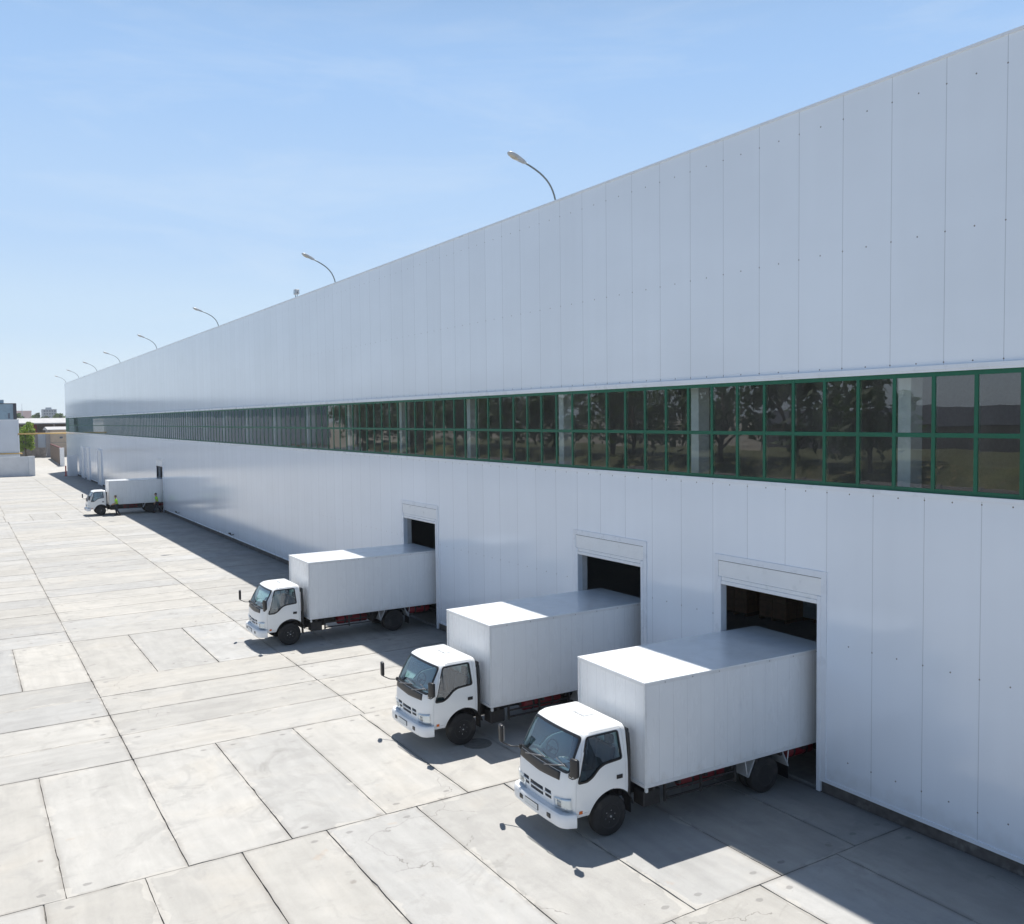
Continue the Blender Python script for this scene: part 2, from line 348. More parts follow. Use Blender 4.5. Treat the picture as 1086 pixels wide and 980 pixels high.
def prism(bm, poly, a0, a1, axis='y', mi=0):
    """extrude a 2D polygon; axis y: poly=(x,z); axis x: poly=(y,z); axis z: poly=(x,y)"""
    def P(p, a): return {'y': (p[0], a, p[1]), 'x': (a, p[0], p[1]), 'z': (p[0], p[1], a)}[axis]
    A = [bm.verts.new(P(p, a0)) for p in poly]; B = [bm.verts.new(P(p, a1)) for p in poly]; n = len(poly)
    fs = [bm.faces.new(A), bm.faces.new(B[::-1])]
    for i in range(n): fs.append(bm.faces.new((A[i], B[i], B[(i+1) % n], A[(i+1) % n])))
    for f in fs: f.material_index = mi
    return fs
def sphere(bm, c, s, mi=0, u=12, v=8):
    r = bmesh.ops.create_uvsphere(bm, u_segments=u, v_segments=v, radius=1.0); vs = r['verts']
    bmesh.ops.scale(bm, vec=s, verts=vs); bmesh.ops.translate(bm, vec=c, verts=vs)
    for f in {f for q in vs for f in q.link_faces}: f.material_index = mi; f.smooth = True
    return vs
def obj(name, bm, mats, parent=None, loc=(0, 0, 0), rz=0, sharp=None, fix=True):
    me = bpy.data.meshes.new(name)
    if fix: bmesh.ops.recalc_face_normals(bm, faces=bm.faces)
    bm.to_mesh(me); bm.free()
    for m in (mats if isinstance(mats, (list, tuple)) else [mats]): me.materials.append(m)
    if sharp is not None:
        for p in me.polygons: p.use_smooth = True
        me.set_sharp_from_angle(angle=R(sharp))
    o = bpy.data.objects.new(name, me); col.objects.link(o); o.location = loc; o.rotation_euler.z = rz
    if parent: o.parent = parent
    return o
def meshobj(name, me, mats, parent=None, sharp=None):
    me.materials.clear()
    for m in (mats if isinstance(mats, (list, tuple)) else [mats]): me.materials.append(m)
    if sharp is not None:
        for p in me.polygons: p.use_smooth = True
        me.set_sharp_from_angle(angle=R(sharp))
    o = bpy.data.objects.new(name, me); col.objects.link(o)
    if parent: o.parent = parent
    return o
def tag(o, label=None, cat=None, group=None, kind=None):
    if label: o['label'] = label
    if cat: o['category'] = cat
    if group: o['group'] = group
    if kind: o['kind'] = kind
    return o
def thing(name, label, cat, loc=(0, 0, 0), rz=0, group=None):
    o = bpy.data.objects.new(name, None); col.objects.link(o); o.location = loc; o.rotation_euler.z = rz; o.empty_display_size = .2
    return tag(o, label, cat, group)
def copy_tree(o, parent=None):
    c = o.copy(); col.objects.link(c)
    if parent: c.parent = parent
    for ch in [q for q in bpy.data.objects if q.parent == o]: copy_tree(ch, c)
    return c
def B(): return bmesh.new()
def boolean(a, b, op):
    """mesh a (op) mesh b, both bmesh-made meshes; returns a new mesh"""
    oa = bpy.data.objects.new("cut_a", a); ob = bpy.data.objects.new("cut_b", b); col.objects.link(oa); col.objects.link(ob)
    m = oa.modifiers.new("b", 'BOOLEAN'); m.operation = op; m.object = ob; m.solver = 'EXACT'
    dg = bpy.context.evaluated_depsgraph_get(); dg.update()
    me = bpy.data.meshes.new_from_object(oa.evaluated_get(dg))
    bpy.data.objects.remove(oa); bpy.data.objects.remove(ob)
    return me
def tomesh(bm, name="m"):
    bmesh.ops.recalc_face_normals(bm, faces=bm.faces); me = bpy.data.meshes.new(name); bm.to_mesh(me); bm.free(); return me

# ------------------------------------------------------------------ ground
g = B(); bmesh.ops.create_grid(g, x_segments=8, y_segments=8, size=2500.0)
tag(obj("ground", g, M['earth'], loc=(0, 400, -.25)), kind='structure')
g = B(); bx(g, (-46, -32, -.24), (.02, 150.0, -.028))
tag(obj("yard_joint_bed", g, M['joint']), kind='structure')
g = B(); bx(g, (-46, 150.0, -.24), (8, 262, -.008))
tag(obj("access_road", g, M['road']), kind='structure')

def build_slabs():
    bm = B(); cl = bm.loops.layers.float_color.new("slab"); uA = bm.loops.layers.uv.new("near"); uB = bm.loops.layers.uv.new("far")
    rnd = random.Random(11)
    def slab(x0, x1, y0, y1):
        gx = .0115
        lx, ly = x1-x0, y1-y0; tone = rnd.random(); q = rnd.random(); ori = 1.0 if ly > lx else 0.0
        z = rnd.uniform(-.004, .004)
        X0, X1, Y0, Y1 = x0+gx*rnd.uniform(.45, 1.25), x1-gx*rnd.uniform(.45, 1.25), y0+gx*rnd.uniform(.45, 1.25), y1-gx*rnd.uniform(.45, 1.25)
        near = (y0 < 60)
        pts = []
        cs = [(X0, Y0), (X1, Y0), (X1, Y1), (X0, Y1)]
        for i in range(4):
            a, b = Vector(cs[i]), Vector(cs[(i+1) % 4]); L = (b-a).length; n = max(1, int(L/(.22 if near else 3.0)))
            nrm = Vector((-(b-a).y, (b-a).x)).normalized()
            for k in range(n):
                t = k/n; p = a+(b-a)*t
                if k: 
                    o = rnd.uniform(-.004, .007)
                    if rnd.random() < .03: o = rnd.uniform(.010, .03)
                    p = p+nrm*o
                elif near:
                    p = p+nrm*rnd.uniform(0, .02)
                pts.append(p)
        top = [bm.verts.new((p.x, p.y, z)) for p in pts]; bot = [bm.verts.new((p.x, p.y, -.03)) for p in pts]
        fs = [bm.faces.new(top)]
        for i in range(len(top)): fs.append(bm.faces.new((top[i], bot[i], bot[(i+1) % len(top)], top[(i+1) % len(top)])))
        for f in fs:
            for l in f.loops:
                l[cl] = (tone, q, ori, 1); l[uA].uv = (l.vert.co.x-x0, l.vert.co.y-y0); l[uB].uv = (x1-l.vert.co.x, y1-l.vert.co.y)
    def vrow(y0, y1, joints):                     # slabs with their long side along the wall
        for a, b in zip(joints[:-1], joints[1:]): slab(a, b, y0, y1)
    long_x = [-45.8, -42, -36.05, -30.05, -24.1, -18.1, -12.15, -6.2, .0]
    def hrows(y0, y1, n):
        for i in range(n):
            for a, b in zip(long_x[:-1], long_x[1:]):
                j = rnd.uniform(-.06, .06)
                slab(a, b, y0+(y1-y0)*i/n, y0+(y1-y0)*(i+1)/n)
    two = lambda off: [-45.8]+[off-2*k for k in range(16, -1, -1) if off-2*k > -45]
    vrow(-32, -26, two(-1.0)+[0]); hrows(-26, -7.4, 9)
    vrow(-7.4, -1.4, two(-1.9)+[0]); vrow(-1.4, 4.6, two(-1.2)+[0]); vrow(4.6, 10.6, two(-2.0)+[0])
    vrow(10.6, 16.68, [-45.8]+[-14.5-1.98*k for k in range(15, 0, -1)]+[-14.5, -12.9, -11.2, -9.55, -7.6, -5.46, -3.43, -1.45, 0])
    vrow(16.68, 22.8, [-45.8]+[-14.15-1.98*k for k in range(15, 0, -1)]+[-14.15, -12.15, -10.22, -8.25, -6.35, -4.3, -2.2, 0])
    hrows(22.8, 30.45, 4)
    vrow(30.45, 36.4, [-45.8]+[-14.05-1.98*k for k in range(15, 0, -1)]+[-14.05, -12.15, -10.2, -8.25, -6.2, -4.2, -2.1, 0])
    hrows(36.4, 83.9, 24)
    vrow(83.9, 89.7, [-45.8]+[-14.3-2*k for k in range(15, 0, -1)]+[-14.3, -12.3, -10.3, -8.2, -6.2, -4.1, -2.0, 0])
    hrows(89.7, 150, 31)
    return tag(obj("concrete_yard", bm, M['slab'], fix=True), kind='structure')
build_slabs()

# ------------------------------------------------------------------ warehouse
Y0, Y1 = -14.0, 166.0
DOORS = [(12.68, 15.50), (18.47, 21.33), (30.60, 33.45), (84.2, 86.9)]
OPEN_Z = 4.05
ZP, ZWB, ZWT, ZR = .285, 6.56, 8.80, 14.47
wh = thing("warehouse", "long white metal clad warehouse with a green framed ribbon window and open truck doors", "warehouse", (0, 0, 0))
g = B(); a = Y0
for d0, d1 in DOORS+[(Y1, None)]:
    if d1 is None: bx(g, (0, a, ZP), (.14, Y1, ZWB-.08)); break
    bx(g, (0, a, ZP), (.14, d0, ZWB-.08)); bx(g, (0, d0, OPEN_Z), (.14, d1, ZWB-.08)); a = d1
obj("lower_wall", g, M['wall_low'], wh)
g = B(); bx(g, (0, Y0, ZWT+.14), (.14, Y1, ZR)); obj("upper_wall", g, M['wall_up'], wh)
g = B(); a = Y0
for d0, d1 in DOORS+[(Y1, Y1)]:
    bx(g, (.03, a, -.03), (.16, d0-(.02 if d1 != Y1 else 0), ZP-.045)); a = d1+.02
obj("plinth", g, M['concrete_dark'], wh)
g = B(); a = Y0
for d0, d1 in DOORS+[(Y1, Y1)]:
    bx(g, (-.028, a, ZP-.045), (.10, d0-.09 if d1 != Y1 else d0, ZP+.03)); a = d1+.09
obj("base_flashing", g, M['trim'], wh)
g = B(); bx(g, (-.055, Y0, ZWT+.06), (.12, Y1, ZWT+.14)); bx(g, (-.035, Y0, ZWT+.02), (.12, Y1, ZWT+.06))
obj("window_head_flashing", g, M['trim'], wh)
g = B(); bx(g, (-.045, Y0, ZWB-.08), (.12, Y1, ZWB-.0)); obj("window_sill_flashing", g, M['trim'], wh)
g = B(); bx(g, (-.03, Y0, ZR), (.22, Y1, ZR+.05)); obj("parapet_cap", g, M['trim'], wh)
g = B(); bx(g, (.14, Y0, 14.05), (46, Y1, 14.2)); obj("roof", g, M['int_wall'], wh)
g = B(); bx(g, (.14, Y1-.14, 0), (46, Y1, ZR)); obj("end_wall", g, M['wall_up'], wh)
g = B(); bx(g, (.14, Y0, 0), (46, Y0+.14, ZR)); obj("end_wall", g, M['wall_up'], wh)
g = B(); bx(g, (45.86, Y0+.14, 0), (46, Y1-.14, ZR)); obj("back_wall", g, M['int_wall'], wh)
g = B(); bx(g, (.17, Y0+.14, -.1), (45.8, Y1-.14, -.004)); tag(obj("warehouse_floor", g, M['int_floor']), kind='structure')
y = 11.1-5.95*4
while y < 163:
    g = B(); bx(g, (.55, y-.19, 0), (.93, y+.19, 14.0), bev=.01); obj("column", g, M['int_col'], wh); y += 5.95
# ribbon window: bays of six panes, green frame, each with its glass
SM, YM = .8233, 8.4329
bay0 = YM-SM*24; nb = int((Y1-.4-bay0)/(SM*6))
rg = random.Random(4)
for i in range(nb):
    a = bay0+i*SM*6; b = a+SM*6
    g = B(); w2 = .038
    for k in range(6):
        bx(g, (.012, a+k*SM-w2, ZWB), (.085, a+k*SM+w2, ZWT+.02))
    for z0, z1 in ((ZWB, ZWB+.085), (7.605, 7.69), (ZWT-.065, ZWT+.02)):
        for k in range(6): bx(g, (.015, a+k*SM+w2, z0), (.08, a+(k+1)*SM-w2, z1))
    fr = obj("window", g, M['green'], wh)
    g = B()
    for k in range(6):
        for z0, z1 in ((ZWB+.05, 7.64), (7.655, ZWT-.03)):
            ay, az = rg.uniform(-.0022, .0022), rg.uniform(-.003, .003); yc, zc = a+(k+.5)*SM, (z0+z1)/2
            vs = [g.verts.new((.026+(yy-yc)*ay+(zz-zc)*az, yy, zz)) for yy, zz in ((a+k*SM+.02, z0), (a+(k+1)*SM-.02, z0), (a+(k+1)*SM-.02, z1), (a+k*SM+.02, z1))]
            g.faces.new(vs)
    o = obj("glass", g, M['winglass'], fr)
yend = bay0+nb*SM*6
g = B(); bx(g, (.0, yend-.043, ZWB), (.09, Y1, ZWT+.02)); obj("window_end_panel", g, M['green'], wh)
g = B(); bx(g, (.0, Y0, ZWB), (.09, bay0-.043, ZWT+.02)); obj("window_end_panel", g, M['green'], wh)
# door surrounds
for d0, d1 in DOORS:
    e = .015; o0, o1 = d0-.23, d1+.23
    g = B()
    bx(g, (-.035, d0-.10, .0), (.14, d0, OPEN_Z+.16), bev=.006); bx(g, (-.035, d1, .0), (.14, d1+.10, OPEN_Z+.16), bev=.006)
    bx(g, (-.022, o0, ZP+.031), (.0-.0005, d0-.101, 4.74)); bx(g, (-.022, d1+.101, ZP+.031), (-.0005, o1, 4.74))
    bx(g, (-.022, d0-.10, 4.60), (-.0005, d1+.10, 4.74))
    fr = obj("door_frame", g, M['trim'], wh)
    g = B(); bx(g, (-.012, d0-.098, OPEN_Z+.165), (-.001, d1+.098, 4.585)); obj("header_panel", g, M['white'], fr)
    g = B(); bx(g, (-.030, d0+.002, OPEN_Z-.02), (.05, d1-.002, OPEN_Z+.07), bev=.008); bx(g, (-.018, d0+.002, OPEN_Z+.072), (.05, d1-.002, OPEN_Z+.16), bev=.006)
    obj("shutter_bar", g, M['white'], fr)
    g = B(); bx(g, (-.0125, d0-.095, 4.587), (-.0005, d1+.095, 4.599)); obj("header_gap", g, M['black'], fr)
    g = B(); bx(g, (.142, d0-.25, 0), (.50, d0-.0, OPEN_Z)); obj("shutter_guide", g, M['int_wall'], fr)
    g = B(); bx(g, (.142, d1, 0), (.16 if d0 < 15 else .32, d1+.25, OPEN_Z)); obj("shutter_guide", g, M['int_wall'], fr)
for a, b in ((123.5, 127.2), (135.5, 139.0), (141.5, 145.0)):
    g = B(); bx(g, (-.12, a, 0), (-.001, a+.35, 4.6)); bx(g, (-.12, b-.35, 0), (-.001, b, 4.6)); bx(g, (-.10, a+.35, 4.3), (-.001, b-.35, 4.6))
    fr = obj("door_frame", g, M['trim'], wh)
    g = B(); bx(g, (-.05, a+.35, .02), (-.002, b-.35, 4.29)); obj("closed_shutter", g, M['white'], fr)
for y in (60.4, 77.6):
    g = B(); tube(g, [(.05, y, .48), (-.16, y, .46), (-.30, y-.05, .58)], .035, 8); bx(g, (-.34, y-.14, .55), (-.22, y+.06, .63)); obj("pipe_stub", g, M['chassis'], wh)

# goods standing inside behind the doors
def carton_stack(loc, dims, nx, ny, nz, mat, label, rz, lidz=0):
    t = thing("pallet_stack", label, "stacked boxes", loc, rz, "palletised goods inside the open doors")
    g = B(); Lx, Ly, Lz = dims
    for k in range(3): bx(g, (-nx*Lx/2, -ny*Ly/2+k*(ny*Ly-.1)/2, .0), (nx*Lx/2, -ny*Ly/2+k*(ny*Ly-.1)/2+.1, .10))
    bx(g, (-nx*Lx/2, -ny*Ly/2, .101), (nx*Lx/2, ny*Ly/2, .13)); obj("pallet", g, M['wood'], t)
    for i in range(nx):
        for j in range(ny):
            for k in range(nz):
                g = B(); x, y, z = (i-nx/2)*Lx, (j-ny/2)*Ly, .132+k*Lz
                bx(g, (x+.01, y+.01, z), (x+Lx-.01, y+Ly-.01, z+Lz-.006), bev=.012); obj("box", g, mat, t)
    return t
carton_stack((11.6, 25.9, 0), (.62, .62, .55), 2, 2, 3, M['carton'], "tall stack of brown cartons furthest left inside the nearest door", .1)
carton_stack((12.0, 24.2, 0), (.66, .66, .62), 2, 2, 2, M['carton'], "low wide stack of brown cartons in the middle inside the nearest door", .05)
carton_stack((12.7, 23.0, 0), (.62, .60, .42), 1, 2, 2, M['carton_w'], "stack of white cartons furthest right inside the nearest door", .0)
g = B(); bx(g, (-.5, -.6, .25), (.5, .6, .85), bev=.03); bx(g, (-.45, -.5, .86), (-.1, .5, 1.5), bev=.03); sphere(g, (.3, -.6, .2), (.2, .08, .2)); sphere(g, (-.3, -.6, .2), (.2, .08, .2)); sphere(g, (.3, .6, .2), (.2, .08, .2)); sphere(g, (-.3, .6, .2), (.2, .08, .2))
tag(obj("loading_cart", g, M['red'], loc=(12.9, 28.3, 0)), "red loading cart in the dark behind the brown cartons", "cart")

# ------------------------------------------------------------------ trucks (local: box front at x=0, front of cab at -x, near side -y)
CZ = [.56, .62, .75, .95, 1.20, 1.42, 1.70, 1.98, 2.06, 2.115, 2.145, 2.155]
CXF = [-1.63, -1.665, -1.69, -1.70, -1.68, -1.64, -1.50, -1.335, -1.265, -1.165, -1.05, -.93]
CHW = [.92, .94, .955, .965, .965, .955, .922, .882, .858, .812, .74, .65]
CXR = [-.25, -.245, -.245, -.245, -.245, -.245, -.245, -.25, -.255, -.27, -.31, -.37]
CRC = [.20, .22, .22, .22, .21, .19, .16, .14, .13, .12, .11, .10]
def lerp_tab(tab, z):
    if z <= CZ[0]: return tab[0]
    for i in range(len(CZ)-1):
        if z <= CZ[i+1]:
            t = (z-CZ[i])/(CZ[i+1]-CZ[i]); return tab[i]*(1-t)+tab[i+1]*t
    return tab[-1]
def front_x(y, z, off=0.0):
    xf, hw, rc = lerp_tab(CXF, z)-off, lerp_tab(CHW, z)+off, lerp_tab(CRC, z)
    ay = min(abs(y), hw-1e-4); x = xf+.05*(ay/hw)**2
    if ay > hw-rc:
        q = (ay-(hw-rc))/rc; x += rc*(1-math.sqrt(max(0, 1-q*q)))
    return x
def cab_loft(off=0.0, zlo=None, zhi=None):
    bm = B(); rings = []
    zs = [z for z in CZ]
    if zlo is not None: zs = [zlo]+[z for z in CZ if zlo+.01 < z < zhi-.01]+[zhi]
    elif True:
        ext = []
        for p, q in zip(CZ[:-1], CZ[1:]):
            ext += [p] + ([(p+q)/2] if q-p > .2 else [])
        zs = ext+[CZ[-1]]
    for z in zs:
        hw, rc, xr = lerp_tab(CHW, z)-off, lerp_tab(CRC, z), lerp_tab(CXR, z)-off
        ring = []
        ts = [math.sin(R(a)) for a in (90, 75, 60, 45, 30, 15)]
        ys = [-(hw-rc)-rc*t for t in ts]+[-(hw-rc)+(hw-rc)*2*k/12 for k in range(13)]+[(hw-rc)+rc*t for t in ts[::-1]]
        for y in ys: ring.append((front_x(y, z, -off) if off else front_x(y, z), y, z))
        rr = .05
        xs0 = front_x(hw-1e-4, z, -off) if off else front_x(hw-1e-4, z)
        for k in range(1, 6): ring.append((xs0+(xr-rr-xs0)*k/6, hw, z))
        for k in range(5): ring.append((xr-rr+rr*math.sin(R(22.5*k)), hw-rr+rr*math.cos(R(22.5*k)), z))
        for k in range(1, 6): ring.append((xr, (hw-rr)*(1-2*k/6), z))
        for k in range(5): ring.append((xr-rr+rr*math.cos(R(22.5*k)), -hw+rr-rr*math.sin(R(22.5*k)), z))
        for k in range(1, 6): ring.append((xr-rr+(xs0-xr+rr)*k/6, -hw, z))
        rings.append([bm.verts.new(p) for p in ring])
    n = len(rings[0])
    for i in range(len(rings)-1):
        for k in range(n): bm.faces.new((rings[i][k], rings[i][(k+1) % n], rings[i+1][(k+1) % n], rings[i+1][k]))
    bm.faces.new(rings[0][::-1]); bm.faces.new(rings[-1])
    return tomesh(bm)
def rounded(poly, r=.05, n=4):
    out = []; m = len(poly)
    for i in range(m):
        p, a, b = Vector(poly[i]), Vector(poly[i-1]), Vector(poly[(i+1) % m])
        da, db = (a-p), (b-p); q = min(r, da.length*.45, db.length*.45); s, e = p+da.normalized()*q, p+db.normalized()*q
        for k in range(n+1):
            t = k/n; out.append(tuple(s*(1-t)**2+p*2*t*(1-t)+e*t*t))
    return out
SIDEWIN = [(-1.43, 1.225), (-1.175, 2.03), (-.455, 2.04), (-.405, 1.51), (-.80, 1.48), (-.93, 1.43), (-1.10, 1.28), (-1.22, 1.225)]
DOOR = [(-1.47, .64), (-1.47, 1.21), (-1.21, 2.085), (-.37, 2.085), (-.335, 1.5), (-.325, .90), (-.45, .90), (-.64, .98), (-.90, .90), (-1.08, .72), (-1.12, .64)]
WSCR = [(-.875, 1.435), (.875, 1.435), (.805, 2.025), (-.805, 2.025)]
def inset(poly, d):
    c = Vector((sum(p[0] for p in poly)/len(poly), sum(p[1] for p in poly)/len(poly))); out = []; m = len(poly)
    area = sum(poly[i][0]*poly[(i+1) % m][1]-poly[(i+1) % m][0]*poly[i][1] for i in range(m))
    sg = 1 if area > 0 else -1
    for i in range(m):
        p, a, b = Vector(poly[i]), Vector(poly[i-1]), Vector(poly[(i+1) % m])
        n1 = Vector((-(p-a).y, (p-a).x)).normalized()*sg; n2 = Vector((-(b-p).y, (b-p).x)).normalized()*sg
        n = n1+n2
        n = n.normalized() if n.length > 1e-6 else n1
        out.append(tuple(p+n*d))
    return out

def build_truck():
    t = thing("box_truck", "nearest white box truck, backed into the rightmost open door", "truck", group="white box trucks backed into the loading doors")
    # ---- cab shell with real openings
    shell = boolean(cab_loft(), cab_loft(.042, .78, 2.10), 'DIFFERENCE')
    g = B(); lathe(g, [(-1.3, .535), (1.3, .535)], (-.64, 0, .43), 'y', 40); shell = boolean(shell, tomesh(g), 'DIFFERENCE')
    wpoly = rounded(WSCR, .07, 4); g = B(); prism(g, wpoly, -2.2, -1.0, 'x'); shell = boolean(shell, tomesh(g), 'DIFFERENCE')
    spoly = rounded(SIDEWIN, .045, 3); g = B(); prism(g, spoly, -1.3, 1.3, 'y'); shell = boolean(shell, tomesh(g), 'DIFFERENCE')
    dpoly = rounded(DOOR, .035, 3)
    doors = []
    for s in (-1, 1):
        g = B(); prism(g, dpoly, s*.6, s*1.3, 'y'); dm = tomesh(g)
        doors.append(boolean(shell.copy(), dm, 'INTERSECT'))
    for s in (-1, 1):
        g = B(); prism(g, inset(dpoly, -.007), s*.6, s*1.3, 'y'); shell = boolean(shell, tomesh(g), 'DIFFERENCE')
    b = B(); b.from_mesh(shell)
    for k, yy in enumerate((-.56, -.38, -.20, .20, .38, .56)):     # roof ribs
        bx(b, (-.93, yy-.016, 2.12), (-.38, yy+.016, 2.162 + (.0 if abs(yy) > .5 else .004)), bev=.006)
    bx(b, (-.93, -.012, 2.12), (-.38, .012, 2.166), bev=.005)
    shell = bpy.data.meshes.new("cab"); b.to_mesh(shell); b.free()
    g = B()
    for yy in (-.47, -.29, .29, .47): bx(g, (-.92, yy-.007, 2.13), (-.385, yy+.007, 2.1585))  # grey strips paint in the shade of the gaps between ribs
    groove_shade = g
    cab = meshobj("cab", shell, M['paint'], t, sharp=32)
    obj("roof_groove_shade", groove_shade, M['guard'], cab)
    g = B(); bx(g, (-.74, -.17, 2.15), (-.48, .17, 2.180), bev=.02, seg=3); obj("roof_hatch", g, M['paint'], cab, sharp=40)
    g = B(); bx(g, (-.765, -.195, 2.14), (-.455, .195, 2.163), bev=.008); obj("hatch_seal", g, M['guard'], cab)
    for s, dm in zip((-1, 1), doors):
        d = meshobj("door", dm, M['paint'], t, sharp=32)
        hw = lerp_tab(CHW, 1.17)
        g = B(); bx(g, (-.545, s*(hw+.006)-.010, 1.135), (-.405, s*(hw+.006)+.010, 1.215), bev=.009, seg=2); obj("handle", g, M['black'], d)
        # glass and gasket
        g = B(); inn = inset(spoly, -.012); vs = [g.verts.new((x, s*(lerp_tab(CHW, z)-.022), z)) for x, z in inn]; f = g.faces.new(vs)
        bmesh.ops.triangulate(g, faces=[f]); obj("side_window", g, M['carglass'], d, fix=False)
        g = B(); o1, o2 = inset(spoly, -.016), inset(spoly, .022); n = len(spoly)
        for aoff, flip in ((.006, 0), (-.02, 1)):
            A_ = [g.verts.new((x, s*(lerp_tab(CHW, z)+aoff), z)) for x, z in o1]; B_ = [g.verts.new((x, s*(lerp_tab(CHW, z)+aoff), z)) for x, z in o2]
            for i in range(n): g.faces.new((A_[i], A_[(i+1) % n], B_[(i+1) % n], B_[i]))
        obj("window_gasket", g, M['black'], d)
        g = B(); bx(g, (-1.40, s*.946-.014, .63), (-1.325, s*.946+.014, .69), bev=.006); obj("side_marker", g, M['amber'], d)
    # windscreen and gasket
    g = B(); nu, nv = 24, 6; P = []
    for j in range(nv+1):
        z = 1.43+(2.035-1.43)*j/nv; hw = .892+(.82-.892)*j/nv
        P.append([g.verts.new((front_x(-hw+2*hw*i/nu, z)+.020, -hw+2*hw*i/nu, z)) for i in range(nu+1)])
    for j in range(nv):
        for i in range(nu): g.faces.new((P[j][i], P[j][i+1], P[j+1][i+1], P[j+1][i])).smooth = True
    obj("windscreen", g, M['carglass'], t, fix=False)
    def dens(poly, st=.06):
        out = []
        for i in range(len(poly)):
            a, c = Vector(poly[i]), Vector(poly[(i+1) % len(poly)]); n = max(1, int((c-a).length/st))
            out += [tuple(a+(c-a)*k/n) for k in range(n)]
        return out
    wd = dens(wpoly); o1, o2 = inset(wd, -.022), inset(wd, .020); n = len(wd); g = B()
    for off in (.007, -.02):
        A_ = [g.verts.new((front_x(y, z)-off, y, z)) for y, z in o1]; B_ = [g.verts.new((front_x(y, z)-off, y, z)) for y, z in o2]
        for i in range(n): g.faces.new((A_[i], A_[(i+1) % n], B_[(i+1) % n], B_[i]))
    obj("windscreen_gasket", g, M['black'], t)
    def patch(y0, y1, z0, z1, off, mat, name, par, zf=None, nu=14, nv=4, thick=.02):
        g = B(); L = []
        for o in (off, off-thick):
            G = []
            for j in range(nv+1):
                row = []
                for i in range(nu+1):
                    y = y0+(y1-y0)*i/nu
                    za, zb = (z0, z1) if zf is None else zf(y)
                    z = za+(zb-za)*j/nv; row.append(g.verts.new((front_x(y*(1 if abs(y) < .9 else 1), z)-o, y+(o if y > .8 else -o if y < -.8 else 0), z)))
                G.append(row)
            L.append(G)
        for G in L:
            for j in range(nv):
                for i in range(nu): g.faces.new((G[j][i], G[j][i+1], G[j+1][i+1], G[j+1][i])).smooth = True
        T, U = L
        for i in range(nu):
            g.faces.new((T[0][i], T[0][i+1], U[0][i+1], U[0][i])); g.faces.new((T[nv][i], T[nv][i+1], U[nv][i+1], U[nv][i]))
        for j in range(nv):
            g.faces.new((T[j][0], T[j+1][0], U[j+1][0], U[j][0])); g.faces.new((T[j][nu], T[j+1][nu], U[j+1][nu], U[j][nu]))
        return obj(name, g, mat, par)
    # black cowl under the windscreen
    patch(-.66, .84, 1.17, 1.40, .010, M['black'], "cowl_panel", t, zf=lambda y: (1.215+.05*abs(y), 1.40), nu=20)
    for (y0, y1, zs) in ((-.42, -.22, (.86, .91)), (-.14, .32, (.835, .895)), (.40, .60, (.86, .91))):
        gb = patch(y0, y1, zs[0]-.055, zs[1]+.05, .004, M['black'], "grille", t, nu=4, nv=2)
        for z in ((zs[0]+zs[1])/2,):
            patch(y0-.012, y1+.012, z-.016, z+.016, .014, M['paint'], "grille_bar", gb, nu=4, nv=1)
    for s in (-1, 1):
        a, c = (.53, .925)
        hl = patch(s*a, s*c, .755, .985, .006, M['chrome'], "headlight", t, zf=lambda y: (.69, .90+.065*(abs(y)-.53)/.4), nu=12)
        patch(s*a, s*c, .755, .985, .020, M['lens'], "headlight_lens", hl, zf=lambda y: (.688, .905+.065*(abs(y)-.53)/.4), nu=12, thick=.008)
        patch(s*.62, s*.74, .75, .87, .010, M['reflector'], "headlight_bowl", hl, nu=4, nv=2, thick=.004)
    # bumper
    def bpt(s):     # plan path from near side to far side
        pts = []
        for k in range(33):
            y = -1.02+2.04*k/32; ay = abs(y)
            x = -1.80+.05*(ay/1.02)**2
            if ay > 1.02-.25: q = (ay-.77)/.25; x += .25*(1-math.sqrt(max(0, 1-q*q)))
            pts.append((x, y))
        return [(-1.50, -1.02)]+pts+[(-1.50, 1.02)]
    path = bpt(0); prof = [(.10, .43), (.0, .425), (-.012, .46), (-.016, .56), (-.012, .635), (.012, .672), (.12, .685)]
    g = B(); rows = []
    for i, (x, y) in enumerate(path):
        a, c = Vector(path[max(i-1, 0)]), Vector(path[min(i+1, len(path)-1)]); d = (c-a).normalized(); nrm = Vector((d.y, -d.x))  # inward
        rows.append([g.verts.new((x+nrm.x*o, y+nrm.y*o, z)) for o, z in prof])
    for i in range(len(rows)-1):
        for j in range(len(prof)-1): g.faces.new((rows[i][j], rows[i+1][j], rows[i+1][j+1], rows[i][j+1]))
        g.faces.new((rows[i][-1], rows[i+1][-1], rows[i+1][0], rows[i][0]))
    g.faces.new(rows[0]); g.faces.new(rows[-1][::-1])
    bp = obj("bumper", g, M['bumper'], t, sharp=35)
    g = B(); bx(g, (-1.826, -.155, .505), (-1.812, .335, .625), bev=.004); np_ = obj("number_plate", g, M['black'], bp)
    g = B(); bx(g, (-1.831, -.140, .518), (-1.8265, .320, .612)); obj("plate_face", g, M['plate'], np_)
    for s in (-1, 1):
        g = B(); bx(g, (-1.812, s*.50-.075, .50), (-1.76, s*.50+.075, .60), bev=.02, seg=2, rot=Matrix.Rotation(R(s*4), 3, 'Z')); obj("fog_lamp", g, M['black'], bp)
    # wipers
    for (a, c) in (((-1.69, .52, 1.40), (-1.64, -.10, 1.52)), ((-1.69, -.18, 1.40), (-1.575, -.72, 1.53))):
        g = B(); tube(g, [a, c], .013, 6); m_ = Vector(c); tube(g, [m_+Vector((.012, .30, .05)), m_+Vector((-.002, 0, .0)), m_+Vector((-.004, -.06, -.01))], .008, 6); obj("wiper", g, M['wiper'], t)
